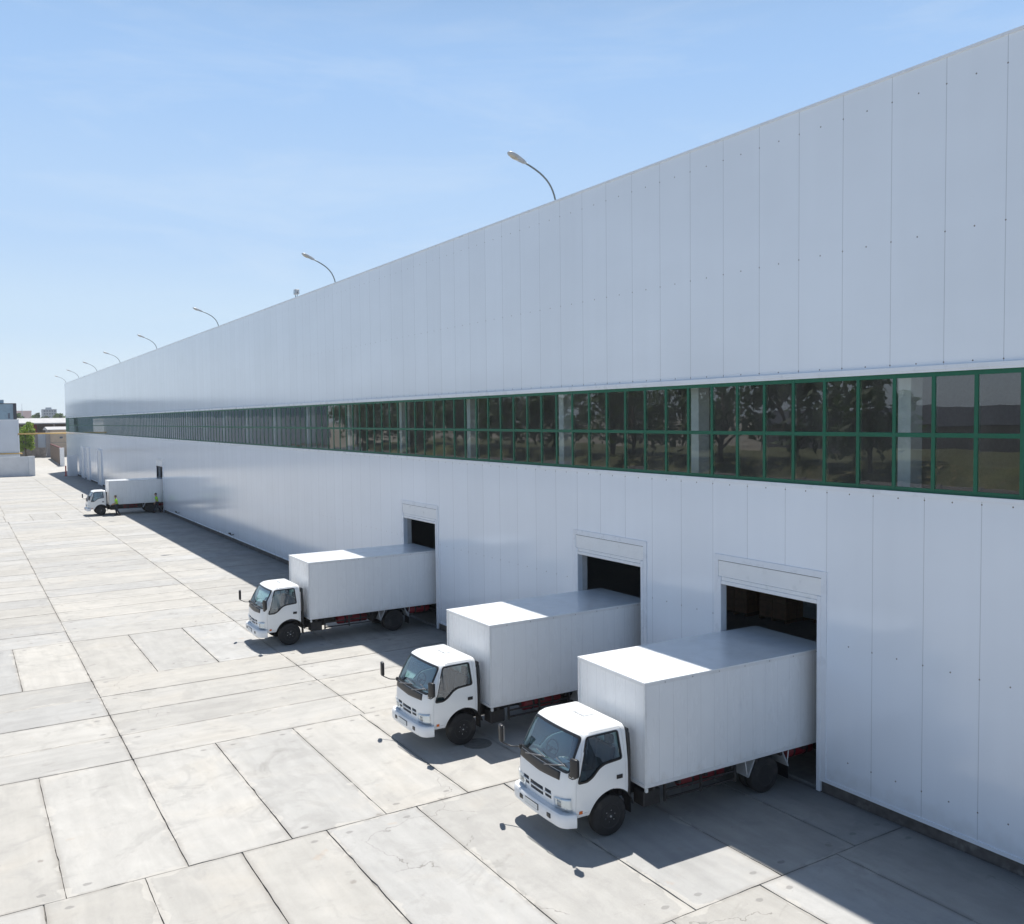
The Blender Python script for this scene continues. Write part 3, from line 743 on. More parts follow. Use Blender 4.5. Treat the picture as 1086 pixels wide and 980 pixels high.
    # mirrors on arms
    for s, mp, root in ((-1, (-1.585, -1.08, 1.60), (-1.56, -.90, 1.40)), (1, (-1.85, 1.22, 1.62), (-1.59, .88, 1.40))):
        g = B(); q = Vector(mp); r_ = Vector(root)
        tube(g, [r_, r_+Vector((-.05, s*.05, -.02)), (r_+q)/2+Vector((0, 0, -.14)), q+Vector((.02, 0, -.20)), q+Vector((.01, 0, -.05))], .014, 8)
        bx(g, r_-Vector((.03, .03, .05)), r_+Vector((.03, .03, .04)), bev=.01)
        a_ = obj("mirror_arm", g, M['black'], t)
        g = B(); bx(g, (-.045, -.09, -.175), (.04, .09, .175), bev=.03, seg=3, rot=Matrix.Rotation(R(-s*14), 3, 'Z'))
        mh = obj("mirror", g, M['black'], t, sharp=40); mh.location = mp
        g = B(); bx(g, (.041, -.072, -.15), (.045, .072, .15), rot=Matrix.Rotation(R(-s*14), 3, 'Z')); obj("mirror_glass", g, M['mirror'], mh)
    # cabin interior
    g = B()
    prism(g, [(-1.49, .80), (-1.49, 1.40), (-1.40, 1.425), (-1.20, 1.36), (-1.12, 1.10), (-1.20, .80)], -.86, .86, 'y'); obj("dashboard", g, M['dash'], t)
    for yc, hwid in ((-.42, .24), (.42, .24), (.0, .15)):
        g = B(); bx(g, (-.86, yc-hwid, .80), (-.36, yc+hwid, 1.08), bev=.05, seg=2)
        bx(g, (-.07, yc*0-hwid, -.02), (.07, yc*0+hwid, .62), bev=.05, seg=2, rot=Matrix.Rotation(R(10), 3, 'Y'))
        vs = [v for v in g.verts if v.co.z < .75 and abs(v.co.x) < .3 and v.co.x > -.3]
        bmesh.ops.translate(g, vec=(-.44, yc, 1.02), verts=vs)
        st = obj("seat", g, M['seat'], t, sharp=40)
        if abs(yc) > .1:
            g = B(); bx(g, (-.37, yc-.12, 1.64), (-.28, yc+.12, 1.82), bev=.03, seg=2); obj("headrest", g, M['seat'], st, sharp=40)
    g = B(); sw = [(-1.12+.02*0+.12*math.sin(2*math.pi*k/20)*.45, .42+.20*math.cos(2*math.pi*k/20), 1.42+.20*math.sin(2*math.pi*k/20)*.75) for k in range(21)]
    tube(g, sw, .014, 8); tube(g, [(-1.30, .42, 1.30), (-1.12, .42, 1.42)], .03, 8); tube(g, [(-1.12, .24, 1.42), (-1.12, .60, 1.42)], .014, 6); obj("steering_wheel", g, M['black'], t)
    g = B(); bx(g, (-1.42, -.40, 1.428), (-1.24, -.12, 1.434), rot=Matrix.Rotation(R(0), 3, 'Z')); obj("paper_sheet", g, M['paper'], t)
    # chassis
    ch = B()
    for y in (-.42, .42): bx(ch, (-1.35, y-.045, .56), (5.1, y+.045, .76), bev=.008)
    for x in (-1.2, -.2, 1.0, 2.2, 3.4, 4.5, 5.05): bx(ch, (x-.04, -.37, .60), (x+.04, .37, .72))
    for x in (.25, .9, 1.6, 2.3, 3.0, 3.7, 4.4, 5.05): bx(ch, (x-.03, -1.10, .78), (x+.03, 1.10, .872))
    bx(ch, (-.05, -.30, .42), (.9, .30, .62), bev=.03); tube(ch, [(.8, 0, .50), (3.3, 0, .42)], .05, 10)
    bx(ch, (3.27, -.8, .33), (3.43, .8, .47), bev=.04)
    bx(ch, (-.74, -.7, .34), (-.54, .7, .46), bev=.04)
    for y in (-.46, .46): bx(ch, (2.6, y-.04, .44), (4.1, y+.04, .54))
    for y in (-.52, .52): bx(ch, (.05, y-.03, .62), (.14, y+.03, .88))
    chas = obj("chassis", ch, M['chassis'], t)
    for s in (-1, 1):
        g = B(); bx(g, (.10, s*.80-.17, .42), (.52, s*.80+.17, .74), bev=.02)
        obj("battery_box", g, M['chassis'], t)
        g = B()
        for x in (.62, 1.55, 2.48): bx(g, (x-.025, s*.98-.02, .44), (x+.025, s*.98+.02, .872))
        for z in (.50, .67): bx(g, (.62, s*.985-.012, z-.02), (2.48, s*.985+.012, z+.02))
        obj("side_guard", g, M['chassis'], t)
        g = B(); lathe(g, [(1.15, .02), (1.17, .12), (1.21, .165), (2.30, .165), (2.34, .12), (2.36, .02)], (0, s*.70, .66), 'x', 20); rt_ = obj("gas_tank", g, M['red'], t)
        for x in (1.45, 2.05):
            g = B(); lathe(g, [(x-.03, .172), (x+.03, .172)], (0, s*.70, .66), 'x', 20); obj("tank_strap", g, M['black'], rt_)
        g = B(); lathe(g, [(4.02, .02), (4.04, .11), (4.09, .155), (4.85, .155), (4.90, .11), (4.92, .02)], (0, s*.78, .70), 'x', 20); rt_ = obj("gas_tank", g, M['red'], t)
        for x in (4.28, 4.66):
            g = B(); lathe(g, [(x-.03, .162), (x+.03, .162)], (0, s*.78, .70), 'x', 20); obj("tank_strap", g, M['black'], rt_)
        # rear mudguard: front and rear plates with stays, open over the tyre
        g = B()
        yi, yo = sorted((s*.66, s*1.09))
        prism(g, [(2.74, .50), (2.775, .50), (2.965, .872), (2.93, .872)], yi, yo, 'y'); obj("mudguard", g, M['guard'], t)
        g = B(); prism(g, [(3.72, .872), (3.755, .872), (3.945, .50), (3.91, .50)], yi, yo, 'y')
        obj("mudguard", g, M['guard'], t)
        g = B(); tube(g, [(3.97, s*1.05, .872), (3.925, s*1.05, .54)], .012, 6); obj("mudguard_stay", g, M['boxtrim'], t)
        g = B(); tube(g, [(2.70, s*1.05, .872), (2.76, s*1.05, .54)], .012, 6); obj("mudguard_stay", g, M['boxtrim'], t)
        g = B(); bx(g, (3.93, yi+.02, .22), (3.945, yo-.03, .52)); obj("mud_flap", g, M['black'], t)
    # air snorkel behind the cab
    g = B(); tube(g, [(-.15, -.82, .70), (-.15, -.82, 1.55), (-.16, -.80, 1.90), (-.19, -.74, 1.98)], .042, 12); bx(g, (-.215, -.80, 1.86), (-.11, -.58, 2.0), bev=.03, seg=2); obj("air_intake", g, M['black'], t, sharp=40)
    g = B(); tube(g, [(-.12, -.55, .80), (-.12, -.60, 1.05), (-.10, -.30, 1.1)], .04, 8); bx(g, (-.22, -.6, .62), (-.04, .6, .82), bev=.02); obj("rear_cab_mount", g, M['chassis'], t)
    g = B(); bx(g, (.045, -1.12, .78), (.10, -1.06, .86), bev=.006); obj("side_marker", g, M['plate'], t)
    # wheels
    def wheel(x, y, s, front):
        yo = 0.0
        prof = [(-.110, .235), (-.105, .33), (-.085, .383), (-.060, .400), (.060, .400), (.085, .383), (.105, .33), (.110, .235)]
        g = B(); lathe(g, prof, (0, 0, 0), 'y', 44)
        for k in range(44):      # tread blocks
            a = 2*math.pi*k/44
            for yy in (-.055, .055):
                bx(g, (-.012, yy-.035, .396), (.012, yy+.035, .4045), rot=Matrix.Rotation(a, 3, 'Y'))
        root = bpy.data.objects.new("wheel", None); col.objects.link(root); root.parent = t; root.location = (x, y, .402); root.empty_display_size = .1
        obj("tyre", g, M['rubber'], root, sharp=35)
        d = s
        if front: rp = [(-d*.10, .20), (d*.10, .238), (d*.114, .236), (d*.108, .215), (d*.085, .205), (d*.050, .165), (d*.075, .145), (d*.082, .09), (d*.115, .075), (d*.125, .045), (d*.128, .005)]
        else: rp = [(-d*.10, .20), (d*.10, .238), (d*.114, .236), (d*.108, .215), (d*.060, .205), (-d*.020, .185), (-d*.055, .150), (-d*.055, .105), (d*.03, .095), (d*.05, .06), (d*.055, .005)]
        g = B(); lathe(g, rp, (0, 0, 0), 'y', 32)
        rim = obj("rim", g, M['rim'], root, sharp=30)
        g = B(); yb = .078 if front else -.055
        for k in range(6):
            a = 2*math.pi*(k+.3)/6; rr = .112 if front else .128
            lathe(g, [(d*yb, .016), (d*(yb+.030), .014), (d*(yb+.034), .006)], (rr*math.cos(a), 0, rr*math.sin(a)), 'y', 6)
        if front: lathe(g, [(d*.126, .026), (d*.138, .018), (d*.14, .004)], (0, 0, 0), 'y', 10)
        obj("wheel_nuts", g, M['steel'], rim)
    for s in (-1, 1):
        wheel(-.64, s*.775, s, True); wheel(3.35, s*.89, s, False); wheel(3.35, s*.645, s, False)
        g = B()   # inner arch liner
        a0 = [(-.64+.55*math.cos(R(q)), .43+.50*math.sin(R(q))) for q in range(10, 171, 10)]; a1 = [(-.64+.57*math.cos(R(q)), .43+.525*math.sin(R(q))) for q in range(170, 9, -10)]
        yi, yo = sorted((s*.55, s*.885)); prism(g, a0+a1, yi, yo, 'y'); obj("wheel_arch_liner", g, M['black'], t)
        g = B(); bx(g, (-.16, s*.775-.11, .36), (-.145, s*.775+.11, .66)); obj("mud_flap", g, M['black'], t)
    # cargo box
    W2, ZB, ZT, LB = 1.148, .883, 2.955, 5.2
    g = B(); bx(g, (.03, -W2+.006, ZB+.03), (LB-.03, W2-.006, ZT-.03)); bm_side = g
    cb = obj("cargo_box", g, M['cargo'], t)
    g = B(); bx(g, (-.006, -W2-.004, ZT-.03), (LB, W2+.004, ZT), bev=.004); obj("box_roof", g, M['cargoroof'], cb)
    g = B()
    for s in (-1, 1):
        yi, yo = sorted((s*(W2-.05), s*W2))
        bx(g, (.0, yi, ZB), (LB, yo, ZB+.075), bev=.004); bx(g, (.002, yi+.001, ZT-.085), (LB-.002, yo-.001, ZT-.0305))
        bx(g, (.001, yi+.0005, ZB+.076), (.05, yo-.0005, ZT-.086)); bx(g, (LB-.05, yi+.0005, ZB+.076), (LB-.001, yo-.0005, ZT-.086))
    bx(g, (.0015, -W2+.051, ZB), (.03, W2-.051, ZB+.06)); bx(g, (.003, -W2+.051, ZT-.08), (.03, W2-.051, ZT-.031))
    obj("box_edge", g, M['boxtrim'], cb)
    g = B()
    for x in (.5, 1.2, 1.9, 2.6, 3.3, 4.0, 4.7):
        for s in (-1, 1): bx(g, (x-.008, s*W2-.004, ZT-.064), (x+.008, s*W2+.004, ZT-.048))
    obj("edge_rivets", g, M['chassis'], cb)
    for s in (-1, 1):
        g = B(); bx(g, (LB+.002, s*.57-.56, ZB+.04), (LB+.035, s*.57+.56, ZT-.04), bev=.01); dd = obj("rear_door", g, M['cargo'], t)
        g = B(); tube(g, [(LB+.055, s*.15, ZB+.05), (LB+.055, s*.15, ZT-.06)], .014, 8); obj("lock_rod", g, M['steel'], dd)
    g = B(); bx(g, (LB-.12, -1.0, .55), (LB+.03, 1.0, .66), bev=.01); rb = obj("rear_bumper", g, M['chassis'], t)
    for s in (-1, 1):
        g = B(); bx(g, (LB+.031, s*.85-.12, .68), (LB+.06, s*.85+.12, .78), bev=.01); obj("tail_light", g, M['red'], rb)
    return t
tr = build_truck()
POSES = [(-4.368, 14.2645, -.0344), (-4.454, 20.0755, -.0008), (-4.897, 32.1665, -.0084), (-4.42, 85.55, 0.0)]
LAB = [None, "second white box truck from the right, its cab just left of the nearest truck's cab", "third white box truck, backed into the doorway left of the long blank wall panel row", "small distant white box truck with two people in lime green beside it"]
for i, (x, y, a) in enumerate(POSES):
    o = tr if i == 0 else copy_tree(tr)
    o.location = (x, y, 0); o.rotation_euler.z = a
    if LAB[i]: o['label'] = LAB[i]

# manhole by the second truck
g = B(); lathe(g, [(-.02, .36), (.006, .36), (.006, .32), (.002, .315)], (0, 0, 0), 'z', 32)
for k in range(-5, 6):
    h = math.sqrt(max(.0, .30**2-(k*.055)**2)); bx(g, (k*.055-.012, -h, .002), (k*.055+.012, h, .010)); bx(g, (-h, k*.055-.012, .0021), (h, k*.055+.012, .009))
tag(obj("manhole_cover", g, M['iron'], loc=(-4.75, 19.1, .004)), "round iron manhole grating on the concrete beside the second truck's front wheel", "manhole cover")

# ------------------------------------------------------------------ roof lamps
def build_lamp():
    t = thing("street_lamp", "nearest and largest curved arm lamp on the warehouse roof edge", "street lamp", group="curved arm lamps along the roof edge")
    pts = []
    for k in range(13):
        u = k/12
        p0, p1, p2, p3 = Vector((.1, 0, -.30)), Vector((.02, 0, .42)), Vector((-.22, 0, .70)), Vector((-1.02, 0, .98))
        pts.append(p0*(1-u)**3+p1*3*u*(1-u)**2+p2*3*u*u*(1-u)+p3*u**3)
    g = B(); tube(g, pts, .027, 10); obj("lamp_arm", g, M['steelgrey'], t)
    d = Vector((-.93, 0, .36)).normalized(); n = Vector((.36, 0, .93)).normalized()
    g = B(); L = .78; secs = [(0, .05, .05, .03), (.10, .085, .075, .05), (.22, .11, .08, .05), (.38, .14, .085, .05), (.52, .135, .075, .048), (.60, .10, .055, .035), (.65, .03, .02, .02)]
    rings = []
    for s_, wd, hu, hd in secs:
        c = Vector((-1.0, 0, .97))+d*s_; ring = []
        for k in range(16):
            a = 2*math.pi*k/16; ring.append(g.verts.new(c+Vector((0, 1, 0))*wd*math.cos(a)+n*(hu if math.sin(a) > 0 else hd)*math.sin(a)))
        rings.append(ring)
    for i in range(len(rings)-1):
        for k in range(16): g.faces.new((rings[i][k], rings[i][(k+1) % 16], rings[i+1][(k+1) % 16], rings[i+1][k]))
    g.faces.new(rings[0][::-1]); g.faces.new(rings[-1])
    hd_ = obj("lamp_head", g, M['lamphead'], t, sharp=50)
    g = B(); vs = sphere(g, (0, 0, 0), (.17, .105, .05)); bmesh.ops.rotate(g, cent=(0, 0, 0), matrix=Matrix.Rotation(math.atan2(.36, .93), 3, 'Y'), verts=vs)
    bmesh.ops.translate(g, vec=Vector((-1.0, 0, .97))+d*.42-n*.030, verts=vs); obj("lamp_lens", g, M['lamplens'], hd_)
    return t
M['steelgrey'] = simple("galvanised_arm", (.20, .23, .24), .45, .6, var=.1)
M['lamphead'] = simple("lamp_housing", (.42, .44, .46), .38, var=.06)
M['lamplens'] = simple("lamp_bowl", (.50, .46, .38), .2, var=.1)
lamp = build_lamp()
LY = [22.4, 40.76, 63.0, 85.2, 106.4, 125.6, 145.4, 163.5]
LL = [None, "second nearest curved arm lamp, next after the largest one on the roof edge", "third lamp along the roof edge counting from the largest", "fourth lamp along the roof edge counting from the largest",
      "fifth lamp along the roof edge, small against the pale sky", "sixth lamp along the roof edge, third from the far corner", "seventh lamp along the roof edge, second from the far corner", "farthest and smallest lamp, at the far corner of the roof edge"]
for i, y in enumerate(LY):
    o = lamp if i == 0 else copy_tree(lamp)
    o.location = (0, y, ZR+.05); o.rotation_euler = (0, R((0, 1.2, -.8, .9, -1.4, .6, 1.5, -.5)[i]), R((0, 2.5, -2, 3, -3.5, 1.5, 2, -2)[i]))
    if LL[i]: o['label'] = LL[i]
fl = thing("floodlight", "small boxy floodlight on the roof edge between the second and third curved lamps", "floodlight", (.05, 46.5, ZR+.05))
g = B(); bx(g, (-.10, -.17, .16), (.12, .17, .42), bev=.02); obj("lamp_housing", g, M['lamphead'], fl)
g = B(); tube(g, [(0, -.19, .28), (0, -.12, .02), (0, .12, .02), (0, .19, .28)], .018, 6); obj("bracket", g, M['steelgrey'], fl)
g = B(); bx(g, (-.108, -.13, .20), (-.101, .13, .38)); obj("lamp_lens", g, M['lens'], fl)

# ------------------------------------------------------------------ far end of the yard
M['wall_white'] = simple("white_render", (.70, .72, .75), .7, var=.05, scale=.8, dirt=((.50, .50, .50), .2))
M['bld_white'] = simple("pale_sheet_building", (.62, .66, .72), .55, var=.04, scale=.5)
M['bld_blue'] = simple("blue_grey_sheet", (.22, .31, .38), .6, var=.10, scale=1.5)
M['darkmetal'] = simple("dark_trim", (.03, .035, .05), .6)
M['pipe'] = simple("yellow_gas_pipe", (.60, .40, .14), .5, var=.1)
M['greyroof'] = simple("grey_sheet_roof", (.40, .40, .40), .6, var=.12, scale=.6)
M['darkred'] = simple("dark_red_paint", (.17, .022, .025), .6, var=.2)
M['beige'] = simple("beige_block", (.52, .42, .33), .85, var=.1, scale=2)
M['taupe'] = simple("taupe_render", (.30, .27, .26), .85, var=.1)
M['brownfence'] = simple("brown_sheet_fence", (.36, .28, .23), .7, var=.15, scale=3)
M['greyfence'] = simple("weathered_fence", (.20, .175, .16), .85, var=.3, scale=2)
M['signred'] = simple("red_post_paint", (.45, .05, .04), .5)
M['bark'] = simple("bark", (.11, .085, .065), .9, var=.3)
M['pink'] = simple("salmon_sheet", (.62, .43, .40), .7, var=.05)
M['farblock'] = simple("grey_office_block", (.36, .40, .44), .7, var=.06)
M['farglass'] = simple("far_window_dark", (.10, .13, .17), .3, var=.1)
def leaf_mat(name, c):
    k = NT(name); v = k.coord(); oi = k.n("ShaderNodeAttribute", attribute_name="leafcol")
    n = k.noise(v, 1.3, 4); mul = k.n("ShaderNodeVectorMath", operation='SCALE'); mul.inputs[0].default_value = c
    f = k.math('MULTIPLY', k.mapr(n, .3, .7, .7, 1.3), k.mapr(oi.outputs['Fac'], 0, 1, .65, 1.4)); k.l(f, mul.inputs['Scale'])
    k.col(mul.outputs[0]); k.rough(.55)
    tl = k.n("ShaderNodeBsdfTranslucent"); s2 = k.n("ShaderNodeVectorMath", operation='MULTIPLY'); k.l(mul.outputs[0], s2.inputs[0]); s2.inputs[1].default_value = (1.5, 1.6, .7)
    k.l(s2.outputs[0], tl.inputs[0]); mx = k.n("ShaderNodeMixShader"); mx.inputs[0].default_value = .4
    k.l(k.b.outputs[0], mx.inputs[1]); k.l(tl.outputs[0], mx.inputs[2]); k.l(mx.outputs[0], k.out.inputs[0]); return k.m
M['leaf'] = leaf_mat("leaf_green", (.075, .125, .022)); M['leaf_dark'] = leaf_mat("leaf_dark", (.060, .092, .036)); M['leaf_lime'] = leaf_mat("leaf_bright", (.19, .27, .020))

def tree(name, label, loc, h, cr, seed, leaf, nleaf=2600, ls=.16, trunk=.35, group=None):
    rnd = random.Random(seed); t = thing(name, label, "tree", loc, 0, group)
    th = h*trunk; g = B(); tips = []
    tube(g, [(0, 0, -.2), (.05, .03, th*.5), (-.04, .06, th), (0, 0, h*.72)], [h*.030, h*.024, h*.020, h*.008], 10)
    for k in range(9):
        a = rnd.uniform(0, 6.28); z0 = th*rnd.uniform(.8, 1.5); l = cr*rnd.uniform(.5, .9)
        e = Vector((math.cos(a)*l, math.sin(a)*l, z0+(h-z0)*rnd.uniform(.15, .75)))
        tube(g, [(0, 0, z0), (e.x*.45, e.y*.45, z0+(e.z-z0)*.6), e], [h*.013, h*.008, h*.003], 6); tips.append(e)
    obj("trunk", g, M['bark'], t)
    cl = []
    for k in range(26):
        a = rnd.uniform(0, 6.28); u = rnd.random()**.5; zz = rnd.uniform(-.95, 1)
        rr = cr*math.sqrt(max(0, 1-zz*zz*.8))*u
        cl.append((Vector((math.cos(a)*rr, math.sin(a)*rr, th+(h-th)*(.5+.46*zz))), cr*rnd.uniform(.22, .42), rnd.random()))
    for e in tips: cl.append((e, cr*rnd.uniform(.25, .4), rnd.random()))
    g = B(); lay = g.loops.layers.float_color.new("leafcol")
    for i in range(nleaf):
        c, r_, cc = rnd.choice(cl)
        d = Vector((rnd.gauss(0, 1), rnd.gauss(0, 1), rnd.gauss(0, 1)*.8)); d = d.normalized()*r_*rnd.random()**.35
        p = c+d; s_ = ls*rnd.uniform(.6, 1.4)
        nrm = (d.normalized()+Vector((rnd.uniform(-.8, .8), rnd.uniform(-.8, .8), rnd.uniform(-.2, 1)))).normalized()
        x = nrm.orthogonal().normalized(); x.rotate(Matrix.Rotation(rnd.uniform(0, 6.28), 3, nrm)); y = nrm.cross(x)
        f = g.faces.new([g.verts.new(p+q) for q in (x*s_, y*s_*.45, -x*s_, -y*s_*.45)])
        v = min(1, max(0, cc*.5+rnd.random()*.5))
        for l in f.loops: l[lay] = (v, v, v, 1)
    obj("crown", g, leaf, t, fix=False); return t

# low white wall left of the gateway, with its end pillar
t = thing("boundary_wall", "low white wall with a square end pillar left of the far gateway", "wall", (0, 155, 0))
g = B(); bx(g, (-48, -.12, 0), (-6.35, .12, 2.95)); obj("wall_panel", g, M['wall_white'], t)
g = B(); bx(g, (-48, -.16, 2.95), (-6.35, .16, 3.0)); obj("coping", g, M['trim'], t)
g = B(); bx(g, (-6.35, -.42, 0), (-5.5, .42, 3.02)); 
for z in (1.0, 2.0): bx(g, (-6.36, -.43, z-.012), (-5.49, .43, z+.012))
obj("pillar", g, M['wall_white'], t)
t = thing("gate_wall", "white wall panel with an end post joining the warehouse's far corner", "wall", (0, 150, 0))
g = B(); bx(g, (-1.10, -.12, 0), (-.12, .12, 3.1)); obj("wall_panel", g, M['wall_white'], t)
g = B(); bx(g, (-1.50, -.25, 0), (-1.10, .25, 3.15)); obj("end_post", g, M['wall_white'], t)
g = B(); bx(g, (-.09, -.09, 0), (.09, .09, 1.5), bev=.02); bx(g, (-.2, -.2, 0), (.2, .2, .08)); sphere(g, (0, 0, 1.5), (.1, .1, .06))
tag(obj("gate_post", g, M['signred'], loc=(-1.68, 150.5, 0)), "short red post beside the white wall's end post", "post")
# pale building behind the low wall
t = thing("industrial_building", "pale flat roofed building behind the low white wall", "building", (0, 172, 0))
g = B(); bx(g, (-48, 0, 0), (-6.6, 14, 8.55)); obj("wall", g, M['bld_white'], t)
g = B(); bx(g, (-48.1, -.1, 8.55), (-6.5, 14.1, 8.7)); obj("roof", g, M['trim'], t)
g = B(); bx(g, (-6.72, -.08, 0), (-6.56, -.005, 8.5)); obj("downpipe", g, M['trim'], t)
g = B(); tube(g, [(-48, -.25, 3.0), (-6.4, -.25, 3.0), (-6.2, -.25, 2.9)], .10, 8)
for x in range(-46, -6, 5): bx(g, (x-.05, -.25, 2.94), (x+.05, 0, 3.0))
obj("gas_pipe", g, M['pipe'], t)
# taller blue grey building
t = thing("industrial_building", "tall blue grey building with a stepped roof behind the pale one", "building", (0, 205, 0))
g = B(); bx(g, (-60, 0, 0), (-5.2, 16, 11.9)); obj("wall", g, M['bld_blue'], t)
g = B(); bx(g, (-60, .5, 11.9), (-7.3, 12, 12.75)); obj("roof_step", g, M['bld_blue'], t)
g = B(); bx(g, (-5.75, -.12, 0), (-5.15, -.005, 11.95)); bx(g, (-60, -.1, 11.9), (-5.15, -.004, 12.05)); obj("corner_trim", g, M['darkmetal'], t)
g = B(); bx(g, (-6.7, -.06, 9.0), (-6.3, -.004, 10.1)); obj("window", g, M['farglass'], t)
# gas pipe bridging the gateway
t = thing("gas_pipe", "thin yellow gas pipe bridging the far gateway above head height", "pipe", (0, 171.8, 0))
g = B(); tube(g, [(-6.75, 0, 6.26), (3.0, 0, 6.26)], .11, 8); obj("pipe_run", g, M['pipe'], t)
g = B(); tube(g, [(-6.8, .25, 6.05), (-6.62, 0, 6.16)], .05, 6); obj("pipe_bracket", g, M['taupe'], t)
g = B(); bx(g, (2.9, -.1, 0), (3.1, .1, 6.15)); obj("pipe_support", g, M['taupe'], t)
# open grey roofed shed far behind
t = thing("open_shed", "long grey roofed open shed with dark red bays far behind the gateway", "shed", (4, 270, 0))
g = B(); prism(g, [(-1, 8.0), (9, 9.35), (19, 8.0), (19, 7.85), (9, 9.15), (-1, 7.85)], -10, 22, 'x'); bx(g, (-10.1, -1.05, 7.75), (22, -.95, 8.05)); obj("roof", g, M['greyroof'], t)
g = B(); bx(g, (-10, 18, 0), (22, 18.2, 7.9)); obj("back_wall", g, M['greyfence'], t)
for x in (-9.5, -3.4, 2.8, 9.0, 15.2, 21.4):
    g = B(); bx(g, (x-.15, -.6, 0), (x+.15, -.3, 7.8)); obj("post", g, M['taupe'], t)
for x0, x1, z1, mm in ((-2.6, -1.0, 7.6, 'darkred'), (-1.0, 5.5, 5.4, 'darkred'), (8, 14, 6.8, 'farblock')):
    g = B(); bx(g, (x0, 4, 0), (x1, 4.3, z1)); obj("bay_panel", g, M[mm], t)
# beige building at the right of the lane
t = thing("beige_building", "beige block building with a pale roof at the right side of the far lane", "building", (0, 236, 0))
g = B(); bx(g, (3.1, 0, 0), (14, 12, 6.45)); obj("wall", g, M['beige'], t)
g = B(); bx(g, (2.45, -.3, 0), (3.1, 4, 6.4)); obj("end_wall", g, M['taupe'], t)
g = B(); prism(g, [(-.5, 6.45), (6, 7.1), (12.3, 6.45), (12.3, 6.3), (-.5, 6.3)], 2.5, 14.4, 'x'); obj("roof", g, M['greyroof'], t)
g = B(); bx(g, (5.1, -.05, 4.35), (5.75, -.004, 4.75)); obj("window", g, M['farglass'], t)
g = B(); bx(g, (3.1, -.03, 3.35), (14, -.002, 3.45)); obj("string_course", g, M['taupe'], t)
# corrugated fence running along the lane
def corr_fence(name, label, a, b, h, mat, cap=None, post=None):
    a, b = Vector(a), Vector(b); d = (b-a); L = d.length; ang = math.atan2(d.y, d.x)
    t = thing(name, label, "fence", (a.x, a.y, 0), ang); g = B(); n = int(L/.6)
    for k in range(n): bx(g, (k*L/n, -.03 if k % 2 else .03, .05), ((k+1)*L/n, .05 if k % 2 else .11, h))
    obj("sheet_panel", g, mat, t)
    for k in range(0, n+1, 6):
        g = B(); bx(g, (k*L/n-.08, -.10, 0), (k*L/n+.08, -.032, h+.1)); obj("post", g, post or mat, t)
    if cap is not None:
        g = B(); bx(g, (0, -.06, h), (L, .14, h+.15)); obj("cap_rail", g, cap, t)
    return t
corr_fence("sheet_fence", "brown corrugated fence with red capping along the right of the far lane", (2.35, 226), (1.0, 186), 3.2, M['brownfence'], M['darkred'])
g = B(); bx(g, (-.35, -.35, 0), (.35, .35, 3.3), bev=.02); bx(g, (-.4, -.4, 3.3), (.4, .4, 3.4))
tag(obj("fence_pillar", g, M['wall_white'], loc=(.95, 185, 0)), "white square pillar ending the brown corrugated fence", "pillar")
corr_fence("plank_fence", "weathered grey fence crossing behind the far lane under the green tree", (-8, 232), (1.9, 233), 2.4, M['greyfence'])
t = thing("gate_portal", "two taupe pillars holding a pale sheet metal gate behind the grey fence", "gate", (0, 240, 0))
for x0, x1 in ((-.15, .75), (2.6, 3.05)):
    g = B(); bx(g, (x0, -.3, 0), (x1, .3, 5.8)); obj("pillar", g, M['taupe'], t)
g = B(); bx(g, (.75, -.05, 2.0), (2.6, .05, 5.55)); obj("gate_leaf", g, M['bld_white'], t)
tree("broadleaf_tree", "bright green bushy tree standing beside the far gateway", (-2.6, 226, 0), 8.1, 2.2, 3, M['leaf_lime'], 2600, .26, .22)
# distant skyline
t = thing("office_block", "distant grey flat roofed block on the skyline", "building", (0, 900, -.2))
g = B(); bx(g, (50, 0, 0), (61.3, 14, 20.3)); bx(g, (53, 3, 20.3), (57.5, 9, 21.9)); obj("wall", g, M['farblock'], t)
for k in range(7):
    g = B()
    for j in range(5): bx(g, (51+j*2.05, -.08, 3+k*2.5), (52.3+j*2.05, -.004, 4.4+k*2.5))
    obj("window", g, M['farglass'], t)
t = thing("warehouse_block", "distant salmon pink shed on the skyline", "building", (0, 1100, -.2))
g = B(); bx(g, (36, 0, 0), (53.8, 18, 20.6)); obj("wall", g, M['pink'], t)
g = B(); bx(g, (35.8, -.3, 20.6), (54, 18.3, 21.4)); obj("roof", g, M['pink'], t)
g = B(); tube(g, [(44.8, -3, 0), (44.8, -3, 29)], [.5, .2], 8); tag(obj("mast", g, M['farblock'], loc=(0, 1100, 0)), "thin mast rising beside the distant pink shed", "mast")
# far-off belt of trees
def woods(name, spec, leaf, seed, ls=.9):
    rnd = random.Random(seed); g = B(); lay = g.loops.layers.float_color.new("leafcol")
    for (x, y, h, r_, n) in spec:
        cc = rnd.random()
        for i in range(n):
            zz = rnd.random(); a = rnd.uniform(0, 6.28); rad = r_*math.sqrt(rnd.random())*(math.sin(math.pi*(.12+.83*zz)))
            p = Vector((x+rad*math.cos(a), y+rad*math.sin(a), h*(.12+.88*zz))); s_ = ls*rnd.uniform(.5, 1.4)
            nrm = Vector((rnd.uniform(-1, 1), rnd.uniform(-1, 1), rnd.uniform(-.2, 1))).normalized(); xx = nrm.orthogonal().normalized(); yy = nrm.cross(xx)
            f = g.faces.new([g.verts.new(p+q) for q in (xx*s_, yy*s_*.7, -xx*s_, -yy*s_*.7)])
            v = min(1, cc*.5+rnd.random()*.5)
            for l in f.loops: l[lay] = (v, v, v, 1)
    return tag(obj(name, g, leaf, fix=False), "belt of far-off trees along the skyline", "trees", kind='stuff')
rn = random.Random(21)
spec = [(rn.uniform(-140, 140), rn.uniform(560, 760), rn.uniform(11.0, 14.0), rn.uniform(4, 7), 260) for k in range(90)]
